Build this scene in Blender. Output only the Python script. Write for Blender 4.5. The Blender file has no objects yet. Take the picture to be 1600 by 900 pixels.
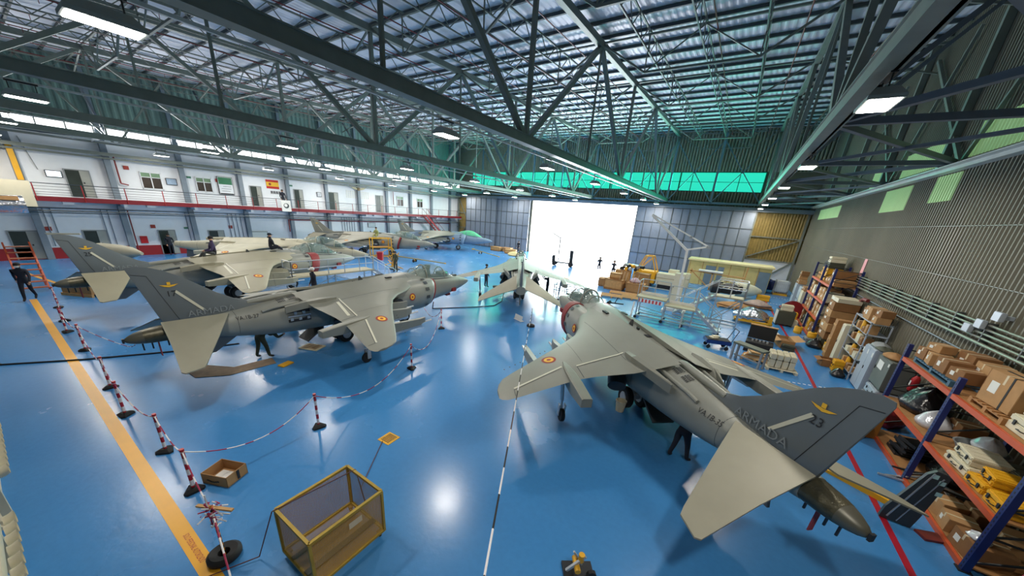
import bpy, bmesh, math, random
from mathutils import Vector, Matrix
random.seed(7)
SC = bpy.context.scene
COL = SC.collection
PI = math.pi
rad = math.radians

# ------------------------------------------------------------------ camera
cd = bpy.data.cameras.new('camera')
cam = bpy.data.objects.new('camera', cd); COL.objects.link(cam)
F_PX, PY = 518.388, 517.066
yaw, pit, rol = -0.551157, 0.340028, -0.0749722
fw = Vector((math.sin(yaw)*math.cos(pit), math.cos(yaw)*math.cos(pit), -math.sin(pit)))
rt = Vector((math.cos(yaw), -math.sin(yaw), 0)); dn = fw.cross(rt)
r2 = math.cos(rol)*rt + math.sin(rol)*dn
d2 = -math.sin(rol)*rt + math.cos(rol)*dn
m3 = Matrix((r2, -d2, -fw)).transposed()
cam.matrix_world = Matrix.Translation((0, 0, 5.56)) @ m3.to_4x4()
cd.sensor_width = 36.0; cd.lens = F_PX*36.0/1600.0
cd.shift_y = (PY-450.0)/1600.0
cd.clip_start = 0.05; cd.clip_end = 600
SC.camera = cam

# ------------------------------------------------------------------ exposure, sky, daylight, hall lamps
SC.view_settings.view_transform = 'Standard'; SC.view_settings.look = 'None'
SC.view_settings.gamma = 1.0; SC.view_settings.use_curve_mapping = False
SC.view_settings.exposure = 0.0
SKY_STRENGTH = 5.0
DOOR_LIGHT = 2600.0
GREEN_LIGHT = 2200.0
CLERESTORY_LIGHT = 1600.0
LAMP_WATTS = 210.0
LAMP_EMIT = 22.0
w = bpy.data.worlds.new('world'); SC.world = w; w.use_nodes = True
bg = w.node_tree.nodes['Background']; bg.inputs[0].default_value = (0.93, 0.97, 1.0, 1); bg.inputs[1].default_value = SKY_STRENGTH
def area(name, loc, rot, sx, sy, power, color=(1, 1, 1), spread=180):
    l = bpy.data.lights.new(name, 'AREA'); l.shape = 'RECTANGLE'; l.size = sx; l.size_y = sy
    l.energy = power; l.color = color; l.spread = rad(spread)
    o = bpy.data.objects.new(name, l); o.location = loc; o.rotation_euler = rot; COL.objects.link(o); return o
area('apron_bounce', (-18.9, 48.2, .6), (rad(-55-90+30), 0, 0), 15.4, 3.0, 5200.0, (0.93, 0.97, 1.0))  # added uplight to brighten the roof, in place of bounce off the apron
# daylight entering through the open hangar door, the green strip window and the clerestory
area('door_daylight', (-18.9, 48.4, 4.0), (rad(-90), 0, 0), 15.4, 7.2, DOOR_LIGHT, (0.95, 0.98, 1.0))
area('green_window_daylight', (-18.7, 46.4, 10.5), (rad(-90), 0, 0), 38.5, 1.6, GREEN_LIGHT, (0.04, 1.0, 0.62))
area('clerestory_daylight', (-41.3, 21.5, 9.15), (0, rad(-90), 0), 0.6, 37.0, CLERESTORY_LIGHT, (0.95, 0.98, 1.0))

# ------------------------------------------------------------------ helpers
def srgb(r, g, b):
    f = lambda c: (c/255/12.92) if c/255 <= 0.04045 else ((c/255+0.055)/1.055)**2.4
    return (f(r), f(g), f(b))
MATS = {}
ORD = ('first', 'second', 'third', 'fourth', 'fifth', 'sixth', 'seventh', 'eighth', 'ninth', 'tenth', 'eleventh', 'twelfth', 'thirteenth', 'fourteenth', 'fifteenth', 'sixteenth', 'seventeenth', 'eighteenth', 'nineteenth', 'twentieth')
def mat(name, col=None, rough=0.6, metal=0.0, var=0.12, scale=2.5, bump=0.0, bscale=40, spec=0.5, coat=0, emit=0, alpha=1.0, trans=0.0):
    if name in MATS: return MATS[name]
    m = bpy.data.materials.new(name); m.use_nodes = True
    nt = m.node_tree; b = nt.nodes['Principled BSDF']
    c = (*col, 1)
    b.inputs['Base Color'].default_value = c
    b.inputs['Roughness'].default_value = rough; b.inputs['Metallic'].default_value = metal
    b.inputs['Specular IOR Level'].default_value = spec
    if coat: b.inputs['Coat Weight'].default_value = coat; b.inputs['Coat Roughness'].default_value = 0.15
    if emit: b.inputs['Emission Color'].default_value = c; b.inputs['Emission Strength'].default_value = emit
    if alpha < 1: b.inputs['Alpha'].default_value = alpha
    if trans: b.inputs['Transmission Weight'].default_value = trans
    tc = nt.nodes.new('ShaderNodeTexCoord')
    if var:
        n = nt.nodes.new('ShaderNodeTexNoise'); n.inputs['Scale'].default_value = scale; n.inputs['Detail'].default_value = 6
        nt.links.new(tc.outputs['Object'], n.inputs['Vector'])
        mx = nt.nodes.new('ShaderNodeMix'); mx.data_type = 'RGBA'
        mx.inputs[6].default_value = (*[x*(1-var*1.6) for x in col], 1); mx.inputs[7].default_value = (*[min(1, x*(1+var*1.3)) for x in col], 1)
        nt.links.new(n.outputs['Fac'], mx.inputs[0]); nt.links.new(mx.outputs[2], b.inputs['Base Color'])
    if bump:
        n2 = nt.nodes.new('ShaderNodeTexNoise'); n2.inputs['Scale'].default_value = bscale
        nt.links.new(tc.outputs['Object'], n2.inputs['Vector'])
        bp = nt.nodes.new('ShaderNodeBump'); bp.inputs['Strength'].default_value = bump; bp.inputs['Distance'].default_value = 0.02
        nt.links.new(n2.outputs['Fac'], bp.inputs['Height']); nt.links.new(bp.outputs['Normal'], b.inputs['Normal'])
    MATS[name] = m; return m
def stripes(name, ca, cb, axis, period, rough=0.6):
    """hard two-colour bands along a local axis"""
    if name in MATS: return MATS[name]
    m = mat(name, ca, rough, var=0); nt = m.node_tree; b = nt.nodes['Principled BSDF']
    tc = nt.nodes.new('ShaderNodeTexCoord'); sp = nt.nodes.new('ShaderNodeSeparateXYZ')
    nt.links.new(tc.outputs['Object'], sp.inputs[0])
    dv = nt.nodes.new('ShaderNodeMath'); dv.operation = 'DIVIDE'; dv.inputs[1].default_value = period
    fr = nt.nodes.new('ShaderNodeMath'); fr.operation = 'FRACT'
    gt = nt.nodes.new('ShaderNodeMath'); gt.operation = 'GREATER_THAN'; gt.inputs[1].default_value = 0.5
    nt.links.new(sp.outputs[axis], dv.inputs[0]); nt.links.new(dv.outputs[0], fr.inputs[0]); nt.links.new(fr.outputs[0], gt.inputs[0])
    mx = nt.nodes.new('ShaderNodeMix'); mx.data_type = 'RGBA'
    mx.inputs[6].default_value = (*ca, 1); mx.inputs[7].default_value = (*cb, 1)
    nt.links.new(gt.outputs[0], mx.inputs[0]); nt.links.new(mx.outputs[2], b.inputs['Base Color'])
    return m
def lerp(a, b, t): return a+(b-a)*t
def interp(tab, x, k=1):
    if x <= tab[0][0]: return tab[0][k]
    for i in range(len(tab)-1):
        if x <= tab[i+1][0]:
            t = (x-tab[i][0])/(tab[i+1][0]-tab[i][0]); return lerp(tab[i][k], tab[i+1][k], t)
    return tab[-1][k]

class MB:
    def __init__(s): s.v = []; s.f = []; s.mi = []; s.cur = 0
    def m(s, i): s.cur = i; return s
    def add(s, vs, fs):
        o = len(s.v); s.v += [tuple(p) for p in vs]
        for f in fs: s.f.append([o+i for i in f]); s.mi.append(s.cur)
        return s
    def box(s, c, d, rot=None, taper=1.0):
        hx, hy, hz = d[0]/2, d[1]/2, d[2]/2
        vs = [Vector((x*hx*(taper if z > 0 else 1), y*hy*(taper if z > 0 else 1), z*hz)) for x in (-1, 1) for y in (-1, 1) for z in (-1, 1)]
        if rot is not None:
            R = rot if isinstance(rot, Matrix) else Matrix.Rotation(rot, 3, 'Z')
            vs = [R @ v for v in vs]
        vs = [v+Vector(c) for v in vs]
        return s.add(vs, [(0, 1, 3, 2), (4, 6, 7, 5), (0, 4, 5, 1), (2, 3, 7, 6), (0, 2, 6, 4), (1, 5, 7, 3)])
    def bx(s, x0, x1, y0, y1, z0, z1): return s.box(((x0+x1)/2, (y0+y1)/2, (z0+z1)/2), (abs(x1-x0), abs(y1-y0), abs(z1-z0)))
    def bar(s, p, q, w, h=None):
        p = Vector(p); q = Vector(q); h = h or w; d = q-p; L = d.length
        if L < 1e-6: return s
        z = d/L; up = Vector((0, 0, 1)) if abs(z.z) < .95 else Vector((1, 0, 0))
        x = up.cross(z).normalized(); y = z.cross(x)
        R = Matrix((x, y, z)).transposed()
        return s.box((p+q)/2, (w, h, L), R)
    def tube(s, p, q, r, r2=None, n=8, cap=True):
        p = Vector(p); q = Vector(q); r2 = r if r2 is None else r2; d = (q-p)
        if d.length < 1e-6: return s
        z = d.normalized(); up = Vector((0, 0, 1)) if abs(z.z) < .95 else Vector((1, 0, 0))
        x = up.cross(z).normalized(); y = z.cross(x)
        A = [p+(x*math.cos(2*PI*i/n)+y*math.sin(2*PI*i/n))*r for i in range(n)]
        B = [q+(x*math.cos(2*PI*i/n)+y*math.sin(2*PI*i/n))*r2 for i in range(n)]
        fs = [(i, (i+1) % n, n+(i+1) % n, n+i) for i in range(n)]
        if cap: fs += [tuple(range(n-1, -1, -1)), tuple(range(n, 2*n))]
        return s.add(A+B, fs)
    def path(s, pts, r, n=6):
        for a, b in zip(pts, pts[1:]): s.tube(a, b, r, n=n)
        return s
    def loft(s, rings, cap0=True, cap1=True, closed=True):
        n = len(rings[0]); vs = [p for r in rings for p in r]; fs = []
        for k in range(len(rings)-1):
            for i in range(n if closed else n-1):
                a = k*n+i; b = k*n+(i+1) % n
                fs.append((a, b, b+n, a+n))
        if cap0: fs.append(tuple(range(n-1, -1, -1)))
        if cap1: fs.append(tuple((len(rings)-1)*n+i for i in range(n)))
        return s.add(vs, fs)
    def lathe(s, prof, c=(0, 0, 0), n=16, axis='Z'):
        rings = []
        for r, h in prof:
            ring = []
            for i in range(n):
                a = 2*PI*i/n; u, v = max(r, 1e-4)*math.cos(a), max(r, 1e-4)*math.sin(a)
                p = {'Z': (u, v, h), 'X': (h, u, v), 'Y': (v, h, u)}[axis]
                ring.append((p[0]+c[0], p[1]+c[1], p[2]+c[2]))
            rings.append(ring)
        return s.loft(rings)
    def prism(s, pts, d, lo, hi):
        """pts 2-D polygon; d = axis of thickness 'X','Y','Z'"""
        def P(a, b, t): return {'Y': (a, t, b), 'Z': (a, b, t), 'X': (t, a, b)}[d]
        n = len(pts); vs = [P(a, b, lo) for a, b in pts]+[P(a, b, hi) for a, b in pts]
        fs = [(i, (i+1) % n, n+(i+1) % n, n+i) for i in range(n)]+[tuple(range(n-1, -1, -1)), tuple(range(n, 2*n))]
        return s.add(vs, fs)
    def quad(s, a, b, c, d): return s.add([a, b, c, d], [(0, 1, 2, 3)])
    def build(s, name, mats, parent=None, smooth=None, bevel=0):
        me = bpy.data.meshes.new(name); me.from_pydata([tuple(v) for v in s.v], [], s.f)
        if not isinstance(mats, (list, tuple)): mats = [mats]
        for m in mats: me.materials.append(m)
        for p, i in zip(me.polygons, s.mi): p.material_index = min(i, len(mats)-1)
        bm = bmesh.new(); bm.from_mesh(me)
        bmesh.ops.recalc_face_normals(bm, faces=bm.faces)
        if bevel: bmesh.ops.bevel(bm, geom=list(bm.edges), offset=bevel, segments=2, affect='EDGES', clamp_overlap=True)
        bm.to_mesh(me); bm.free()
        if smooth is not None:
            for p in me.polygons: p.use_smooth = True
            me.set_sharp_from_angle(angle=rad(smooth))
        o = bpy.data.objects.new(name, me); COL.objects.link(o)
        if parent: o.parent = parent
        return o
def tag(o, label=None, cat=None, group=None, kind=None):
    if label: o['label'] = label
    if cat: o['category'] = cat
    if group: o['group'] = group
    if kind: o['kind'] = kind
    return o
def thing(name, label, cat, loc=(0, 0, 0), rz=0, group=None):
    o = bpy.data.objects.new(name, None); COL.objects.link(o); o.empty_display_size = .2
    o.location = loc; o.rotation_euler = (0, 0, rz)
    return tag(o, label, cat, group)
def struct(o): o['kind'] = 'structure'; return o
def place(o, loc, rz=0): o.location = loc; o.rotation_euler = (0, 0, rz); return o
def dup(root, loc, rz, label):
    r = root.copy(); COL.objects.link(r); r.location = loc; r.rotation_euler = (0, 0, rz); r['label'] = label
    for ch in list(root.children):
        c = ch.copy(); COL.objects.link(c); c.parent = r
        for g in list(ch.children):
            d = g.copy(); COL.objects.link(d); d.parent = c
    return r
def text_pts(body, size):
    c = bpy.data.curves.new('txt', 'FONT'); c.body = body; c.size = size; c.resolution_u = 3; c.align_x = 'CENTER'; c.align_y = 'CENTER'
    o = bpy.data.objects.new('txt', c); COL.objects.link(o)
    dg = bpy.context.evaluated_depsgraph_get(); me = bpy.data.meshes.new_from_object(o.evaluated_get(dg))
    vs = [v.co.copy() for v in me.vertices]; fs = [list(p.vertices) for p in me.polygons]
    bpy.data.objects.remove(o); bpy.data.curves.remove(c); bpy.data.meshes.remove(me)
    return vs, fs
def lettering(name, body, size, fn, m, parent, sx=1.0):
    vs, fs = text_pts(body, size); b = MB(); b.add([fn(v.x*sx, v.y) for v in vs], fs)
    me = bpy.data.meshes.new(name); me.from_pydata(b.v, [], b.f); me.materials.append(m)
    o = bpy.data.objects.new(name, me); COL.objects.link(o); o.parent = parent; return o

# ------------------------------------------------------------------ materials
M_white = mat('white_paint', srgb(222, 226, 232), .55, var=.04)
M_wallred = mat('red_paint', srgb(150, 28, 34), .5)
M_steel = mat('grey_green_steel', srgb(124, 130, 122), .5, .1, var=.15)
M_steeld = mat('dark_steel', srgb(84, 90, 92), .5, .2)
M_colgrey = mat('column_grey', srgb(120, 132, 144), .5)
M_roof = mat('roof_sheet', srgb(228, 228, 236), .5, .1, var=.06)
M_sheetgreen = mat('green_sheet', srgb(112, 138, 132), .55, var=.1)
M_sheettan = mat('tan_sheet', srgb(116, 112, 95), .6, var=.16, scale=.6)
M_sheetgold = mat('gold_sheet', srgb(140, 120, 66), .5, var=.2)
M_doorpanel = mat('door_panel', srgb(126, 136, 150), .5, var=.06)
M_black = mat('black_rubber', (.012, .012, .013), .7, var=.05)
M_dark = mat('dark_metal', (.035, .037, .04), .45, .5)
M_alu = mat('aluminium', srgb(196, 200, 204), .35, .6, var=.05)
M_chrome = mat('polished_steel', srgb(210, 210, 212), .2, .9, var=.02)
M_yellow = mat('yellow_paint', srgb(226, 168, 30), .5, var=.12)
M_orange = mat('orange_beam', srgb(196, 84, 44), .5)
M_blue = mat('blue_upright', srgb(28, 42, 104), .45)
M_card = mat('cardboard', srgb(176, 134, 88), .85, var=.15, scale=5)
M_cardd = mat('cardboard_dark', srgb(140, 98, 58), .85, var=.15, scale=5)
M_tape = mat('packing_tape', srgb(206, 186, 150), .35, var=.05)
M_label = mat('paper_label', srgb(226, 226, 220), .7, var=.03)
M_wood = mat('pale_wood', srgb(196, 152, 98), .75, var=.2, scale=6)
M_woodd = mat('plywood', srgb(164, 118, 70), .75, var=.2, scale=6)
M_cream = mat('cream_paint', srgb(214, 206, 180), .5, var=.06)
M_olive = mat('olive_box', srgb(70, 72, 58), .6)
M_grey = mat('grey_plastic', srgb(140, 144, 146), .5)
M_locker = mat('locker_grey', srgb(176, 186, 198), .4, .1, var=.05)
M_bag = mat('black_bag', (.012, .012, .014), .22, var=.05, bump=.6, bscale=14)
M_clear = mat('clear_wrap', srgb(206, 210, 216), .18, .1, var=.15, scale=6, bump=1.0, bscale=9)
M_foil = mat('foil', srgb(200, 206, 214), .18, .95, bump=1.0, bscale=12)
M_red = mat('red_plastic', srgb(176, 26, 30), .35, var=.06)
M_redtarp = mat('red_tarp', srgb(136, 24, 34), .4, bump=.8, bscale=6)
M_pipe = mat('pipe_red', srgb(126, 40, 42), .5)
M_glass = mat('window_glass', srgb(200, 224, 226), .08, var=0, alpha=.25)
M_screen = mat('screen_light', (.75, .82, .9), .3, var=.1, emit=1.2)
M_lamp = mat('lamp_panel', (1.0, .96, .88), .5, var=0, emit=LAMP_EMIT)
M_lampbody = mat('lamp_body', srgb(166, 170, 164), .45)
M_skin = mat('skin', srgb(206, 156, 126), .5, var=.05)
M_navy = mat('navy_cloth', srgb(26, 30, 44), .85)
M_green_cloth = mat('olive_cloth', srgb(66, 72, 56), .85)
M_purple = mat('purple_cloth', srgb(58, 48, 84), .85)
M_hair = mat('dark_hair', (.012, .01, .009), .8)
M_hull = mat('jet_hull', srgb(140, 142, 134), .42, .1, var=.15, scale=.8)
M_wing = mat('jet_wing_grey', srgb(134, 135, 125), .45, .08, var=.1, scale=1.1)
M_wingpale = mat('jet_wing_pale', srgb(154, 149, 128), .5, .05, var=.12, scale=1.1)
M_stab = mat('jet_stab_grey', srgb(150, 147, 130), .5, .05, var=.06)
M_fin = mat('jet_fin_grey', srgb(102, 110, 114), .42, .1, var=.1, scale=1.2)
M_cone = mat('bronze_cone', srgb(84, 80, 62), .38, .4, var=.45, scale=9, bump=.3, bscale=30)
M_hulld = mat('jet_dark_panel', srgb(66, 70, 72), .5, .2)
M_cream_jet = mat('primer_cream', srgb(184, 180, 158), .55, var=.14, scale=1.5)
M_strip = mat('light_strip', srgb(204, 203, 184), .5, var=.02)
M_canopy = mat('canopy_glass', srgb(150, 176, 172), .04, var=0, alpha=.38)
M_canopyg = mat('green_canopy_cover', srgb(92, 190, 140), .5)
M_rred = mat('roundel_red', srgb(150, 48, 36), .6, var=0)
M_ryel = mat('roundel_yellow', srgb(232, 180, 46), .6, var=0)
M_stencil = mat('stencil_black', (.015, .016, .02), .6, var=0)
M_ghost = mat('ghost_letter', srgb(126, 134, 138), .6, var=0)
M_whitem = mat('marking_white', srgb(224, 224, 220), .6, var=0)
M_cover = mat('intake_cover_red', srgb(134, 34, 36), .6, var=.15)
M_pole = stripes('barrier_bands', srgb(170, 24, 44), srgb(228, 226, 228), 2, .26)
M_chainw = mat('chain_white', srgb(230, 226, 228), .5, var=0)
M_chainr = mat('chain_magenta', srgb(158, 30, 70), .5, var=0)

# ================================================================== THE ROOM
XL, XR, YN, YF = -41.7, 6.2, -10.0, 47.0
def roofz(y): return 13.35+.05*y
# floor: glossy blue epoxy
M_floor = mat('blue_epoxy', srgb(58, 132, 206), .23, var=0, spec=.6)
def _floor_nodes():
    nt = M_floor.node_tree; b = nt.nodes['Principled BSDF']; L = nt.links
    tc = nt.nodes.new('ShaderNodeTexCoord')
    n1 = nt.nodes.new('ShaderNodeTexNoise'); n1.inputs['Scale'].default_value = .35; n1.inputs['Detail'].default_value = 8
    n2 = nt.nodes.new('ShaderNodeTexNoise'); n2.inputs['Scale'].default_value = 9; n2.inputs['Detail'].default_value = 10
    for n in (n1, n2): L.new(tc.outputs['Object'], n.inputs['Vector'])
    mx = nt.nodes.new('ShaderNodeMix'); mx.data_type = 'RGBA'
    mx.inputs[6].default_value = (*srgb(56, 124, 186), 1); mx.inputs[7].default_value = (*srgb(72, 142, 202), 1)
    L.new(n1.outputs['Fac'], mx.inputs[0])
    ad = nt.nodes.new('ShaderNodeMix'); ad.data_type = 'RGBA'; ad.blend_type = 'OVERLAY'; ad.inputs[0].default_value = .1
    L.new(mx.outputs[2], ad.inputs[6]); L.new(n2.outputs['Fac'], ad.inputs[7]); L.new(ad.outputs[2], b.inputs['Base Color'])
    mr = nt.nodes.new('ShaderNodeMapRange'); mr.inputs[3].default_value = .17; mr.inputs[4].default_value = .34
    L.new(n1.outputs['Fac'], mr.inputs[0]); L.new(mr.outputs[0], b.inputs['Roughness'])
    n3 = nt.nodes.new('ShaderNodeTexNoise'); n3.inputs['Scale'].default_value = 9; L.new(tc.outputs['Object'], n3.inputs['Vector'])
    bp = nt.nodes.new('ShaderNodeBump'); bp.inputs['Strength'].default_value = .1; bp.inputs['Distance'].default_value = .02
    L.new(n3.outputs['Fac'], bp.inputs['Height']); L.new(bp.outputs['Normal'], b.inputs['Normal'])
_floor_nodes()
struct(MB().bx(XL-.3, XR+.3, YN-.3, YF+.1, -.2, 0).build('floor', M_floor))
M_apron = mat('concrete_apron', srgb(206, 206, 204), .8, var=.06)
struct(MB().bx(-120, 80, YF+.1, 160, -.25, -.02).build('floor_apron', M_apron))
# floor paint
def paint(name, label, pts, m, h=.004):
    o = MB().prism(pts, 'Z', .0, h).build(name, m); return struct(tag(o, label, 'floor line'))
M_lineyel = mat('line_yellow', srgb(238, 172, 40), .35, var=.06)
M_linered = mat('line_red', srgb(170, 30, 50), .35, var=.06)
paint('trim_1', 'yellow walkway line painted on the blue floor', [(-27.7, .56), (-4.4, .56), (-4.4, .78), (-27.7, .78)], M_lineyel)
paint('trim_2', 'red line painted on the floor in front of the storage racks', [(4.06, 2), (4.18, 2), (4.06, 21.8), (3.55, 36), (3.43, 36), (3.94, 21.8)], M_linered)
paint('trim_3', 'narrow yellow line at the far left of the blue floor', [(-36.5, .8), (-30.2, 1.9), (-30.2, 2.06), (-36.5, .98)], M_lineyel)
_t = lettering('trim_4', 'SOLO PERSONAL AUTORIZADO', .11, lambda x, y: (-6.24+x, .67+y, .0055), M_linered, None, .5); _t['kind'] = 'structure'
_d = MB()
for i in range(14): _d.bx(2.3+i*.17, 2.3+i*.17+.09, 15.88+i*.055, 15.94+i*.055, 0, .004)
for i in range(10): _d.bx(3.6+i*.2, 3.7+i*.2, 34.6, 34.68, 0, .004); _d.bx(3.7+i*.2, 3.8+i*.2, 38.2, 38.28, 0, .004)
struct(_d.build('trim_5', M_white))

def corr(name, m, u0, u1, v0, v1, place_fn, pitch=.2, amp=.035, holes=()):
    """corrugated sheet: ridges along v, waves along u; place_fn(u, v, depth) -> xyz"""
    n = int(abs(u1-u0)/pitch*4); vs = []; fs = []
    prof = [0, 1, 1, 0]
    for i in range(n+1):
        u = lerp(u0, u1, i/n); d = amp*prof[i % 4]
        vs.append(place_fn(u, v0, d)); vs.append(place_fn(u, v1, d))
    for i in range(n):
        um = lerp(u0, u1, (i+.5)/n)
        fs.append((2*i, 2*i+2, 2*i+3, 2*i+1))
    b = MB(); b.add(vs, fs)
    me = bpy.data.meshes.new(name); me.from_pydata(b.v, [], b.f); me.materials.append(m)
    o = bpy.data.objects.new(name, me); COL.objects.link(o); return o

# ceiling: corrugated roof sheet with ridges running to the door
o = corr('ceiling', M_roof, XL, XR, 0, 1, lambda u, v, d: (u, lerp(YN, YF, v), roofz(lerp(YN, YF, v))+d), .3, .018); struct(o)
struct(MB().add([(XL-.5, YN-.5, roofz(YN)+.2), (XR+.5, YN-.5, roofz(YN)+.2), (XR+.5, YF+.5, roofz(YF)+.2), (XL-.5, YF+.5, roofz(YF)+.2)], [(0, 1, 2, 3)]).build('ceiling_deck', M_roof))
# roof purlins across the hall
y = YN+.6
b = MB()
while y < YF:
    b.box(((XL+XR)/2, y, roofz(y)-.07), (XR-XL, .1, .14)); y += 1.62
struct(b.build('ceiling_purlins', M_steeld))

# walls -------------------------------------------------------------
struct(MB().bx(XL-.3, XL, YN, YF, 0, 8.8).build('wall_left', M_white))
struct(MB().bx(XL, XL+.02, YN, YF, 0, .8).bx(XL, XL+.03, YN, YF, 0, .03).build('baseboard_left', M_wallred))
o = corr('wall_left_upper', M_sheetgreen, YN, YF, 9.52, 16.2, lambda u, v, d: (XL-.02+d, u, v), .42, .05); struct(o)
struct(MB().bx(XL-.3, XL-.12, YN, YF, 9.52, 16.2).build('wall_left_backing', M_sheetgreen))
b = MB()
for k in range(14):
    y = 2.5+4.2*(k-2)
    if y < YF:
        b.bx(XL, XL+.32, y-.17, y+.17, 0, 9.2) ; b.bx(XL, XL+.28, y-.12, y+.12, 9.2, roofz(y)-.2)
struct(b.build('wall_left_columns', M_colgrey))
for k in range(13):
    y0 = 2.5+4.2*(k-2)+.17; y1 = min(y0+3.86, YF-.2)
    if y0 > YF-1: continue
    f = MB()
    for q in range(4):
        ym = lerp(y0, y1, q/3); f.bx(XL-.1, XL+.02, ym-.03, ym+.03, 8.8, 9.52)
    f.bx(XL-.1, XL+.03, y0, y1, 8.8, 8.85).bx(XL-.1, XL+.03, y0, y1, 9.47, 9.52)
    wdo = struct(f.build('window_%d' % (k+1), M_steel))
    MB().bx(XL-.06, XL-.04, y0, y1, 8.85, 9.47).build('pane', mat('clerestory_glass', srgb(240, 246, 255), .3, var=0, alpha=.15), wdo)
o = corr('wall_right', M_sheettan, YN, YF+3, 0, 1, lambda u, v, d: (XR-d, u, 15.9*v), .2, .06); struct(o)
struct(MB().bx(XR+.02, XR+.2, YN, YF+3, 0, 16).build('wall_right_backing', M_sheettan))
b = MB()
for k in range(9):
    y = -6+6.7*k; b.bx(XR-.3, XR-.07, y-.1, y+.1, 8.2, roofz(y))
for (ya, yb) in ((5.5, 12.6), (12.6, 19.3), (19.3, 26.2), (26.2, 33)):
    b.bar((XR-.2, ya, 8.3), (XR-.2, yb, 13.6), .12); b.bar((XR-.2, yb, 8.3), (XR-.2, (ya+yb)/2, 13.6), .1)
for z in (4.6, 6.2): b.bx(XR-.06, XR-.045, YN, YF, z, z+.02)
struct(b.build('wall_right_framing', M_steel))
M_gpane = mat('translucent_green_sheet', srgb(176, 214, 150), .5, var=.08, scale=1.2, emit=.22)  # even emission stands in for daylight coming through the sheets
for k, (y0, y1, z0, z1) in enumerate(((19.2, 20.9, 7.1, 8.05), (23.2, 26.4, 6.95, 8.0), (35.5, 43, 7.0, 7.85), (16.2, 19.3, 8.5, 9.6), (21.0, 25.4, 8.5, 9.5), (28, 30, 8.45, 9.3))):
    struct(corr('window_%d' % (20+k), M_gpane, y0, y1, z0, z1, lambda u, v, d: (XR-.05-d, u, v), .2, .045))
struct(MB().bx(XR-.32, XR-.06, YN, YF, 8.1, 8.28).bx(XR-.5, XR-.3, YN, YF, 8.22, 8.26).build('trim_6', mat('eave_beam', srgb(196, 204, 200), .45, .1)))
struct(MB().bx(XL, XR, YN-.3, YN, 0, 14).build('wall_near', M_sheettan))
# far wall with the sliding hangar doors
yd = 46.5
o = corr('wall_far', mat('far_sheet', srgb(158, 160, 140), .6, var=.1), XL, XR, 11.55, 16.0, lambda u, v, d: (u, YF-d, v), .3, .04); struct(o)
o = corr('wall_far_header', M_sheettan, XL, XR, 7.75, 9.5, lambda u, v, d: (u, YF-d, v), .3, .04); struct(o)
struct(MB().bx(XL, -38.9, YF, YF+.2, 0, 16).bx(1.3, XR, YF, YF+.2, 0, 16).bx(XL, XR, YF, YF+.2, 11.55, 16).bx(XL, XR, YF, YF+.2, 7.75, 9.5).bx(-38.9, -26.9, YF, YF+.2, 0, 7.8).bx(-11.15, 1.3, YF, YF+.2, 0, 7.8).build('wall_far_backing', M_sheettan))
struct(corr('wall_far_left_bay', M_sheetgold, XL+.2, -39.25, 0, 7.75, lambda u, v, d: (u, YF-.25-d, v), .25, .04))
struct(corr('wall_far_right_bay', M_sheetgold, 1.45, XR, 2.55, 7.75, lambda u, v, d: (u, YF-.25-d, v), .25, .04))
struct(MB().bx(1.4, XR, YF-.3, YF-.2, 0, 2.55).build('wall_far_right_plinth', M_white))
b = MB()
for x in (XL+.35, -39.2, 1.42, XR-.3): b.bx(x-.09, x+.09, YF-.5, YF-.25, 0, 7.9)
b.bar((XL+.35, YF-.4, 7.5), (-39.2, YF-.4, 3.6), .1); b.bar((-39.2, YF-.4, 3.6), (XL+.35, YF-.4, .3), .1)
b.bar((1.5, YF-.4, 2.8), (XR-.3, YF-.4, 5.0), .12); b.bar((3.2, YF-.4, .2), (XR-.3, YF-.4, 2.8), .12)
for z in (2.6, 5.0): b.bx(1.5, XR, YF-.42, YF-.34, z, z+.1); b.bx(XL, -39.2, YF-.42, YF-.34, z, z+.1)
struct(b.build('wall_far_bracing', M_steel))
struct(MB().bx(XL, XR, 46.2, 46.9, 7.62, 7.85).bx(XL, XR, 46.1, 46.2, 7.55, 7.95).build('trim_7', M_colgrey))
# green strip window
M_greenglass = bpy.data.materials.new('green_window_glass'); M_greenglass.use_nodes = True
nt = M_greenglass.node_tree; nt.nodes.clear()
_o = nt.nodes.new('ShaderNodeOutputMaterial'); _t = nt.nodes.new('ShaderNodeBsdfTransparent'); _t.inputs[0].default_value = (.006, .17, .115, 1)
_g = nt.nodes.new('ShaderNodeBsdfGlossy'); _g.inputs['Roughness'].default_value = .3; _mx = nt.nodes.new('ShaderNodeMixShader'); _mx.inputs[0].default_value = .04
nt.links.new(_t.outputs[0], _mx.inputs[1]); nt.links.new(_g.outputs[0], _mx.inputs[2]); nt.links.new(_mx.outputs[0], _o.inputs[0])
b = MB()
x = -38.8
while x < 1.4: b.bx(x-.035, x+.035, YF-.05, YF+.1, 9.5, 11.55); x += 2.36
b.bx(-38.8, 1.3, YF-.02, YF+.08, 10.5, 10.54).bx(-38.8, 1.3, YF-.06, YF+.1, 9.48, 9.56).bx(-38.8, 1.3, YF-.06, YF+.1, 11.5, 11.58)
wg = struct(b.build('window_30', mat('green_frame', srgb(24, 96, 76), .5)))
MB().quad((-38.8, YF+.04, 9.5), (1.3, YF+.04, 9.5), (1.3, YF+.04, 11.55), (-38.8, YF+.04, 11.55)).build('pane', M_greenglass, wg)
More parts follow.
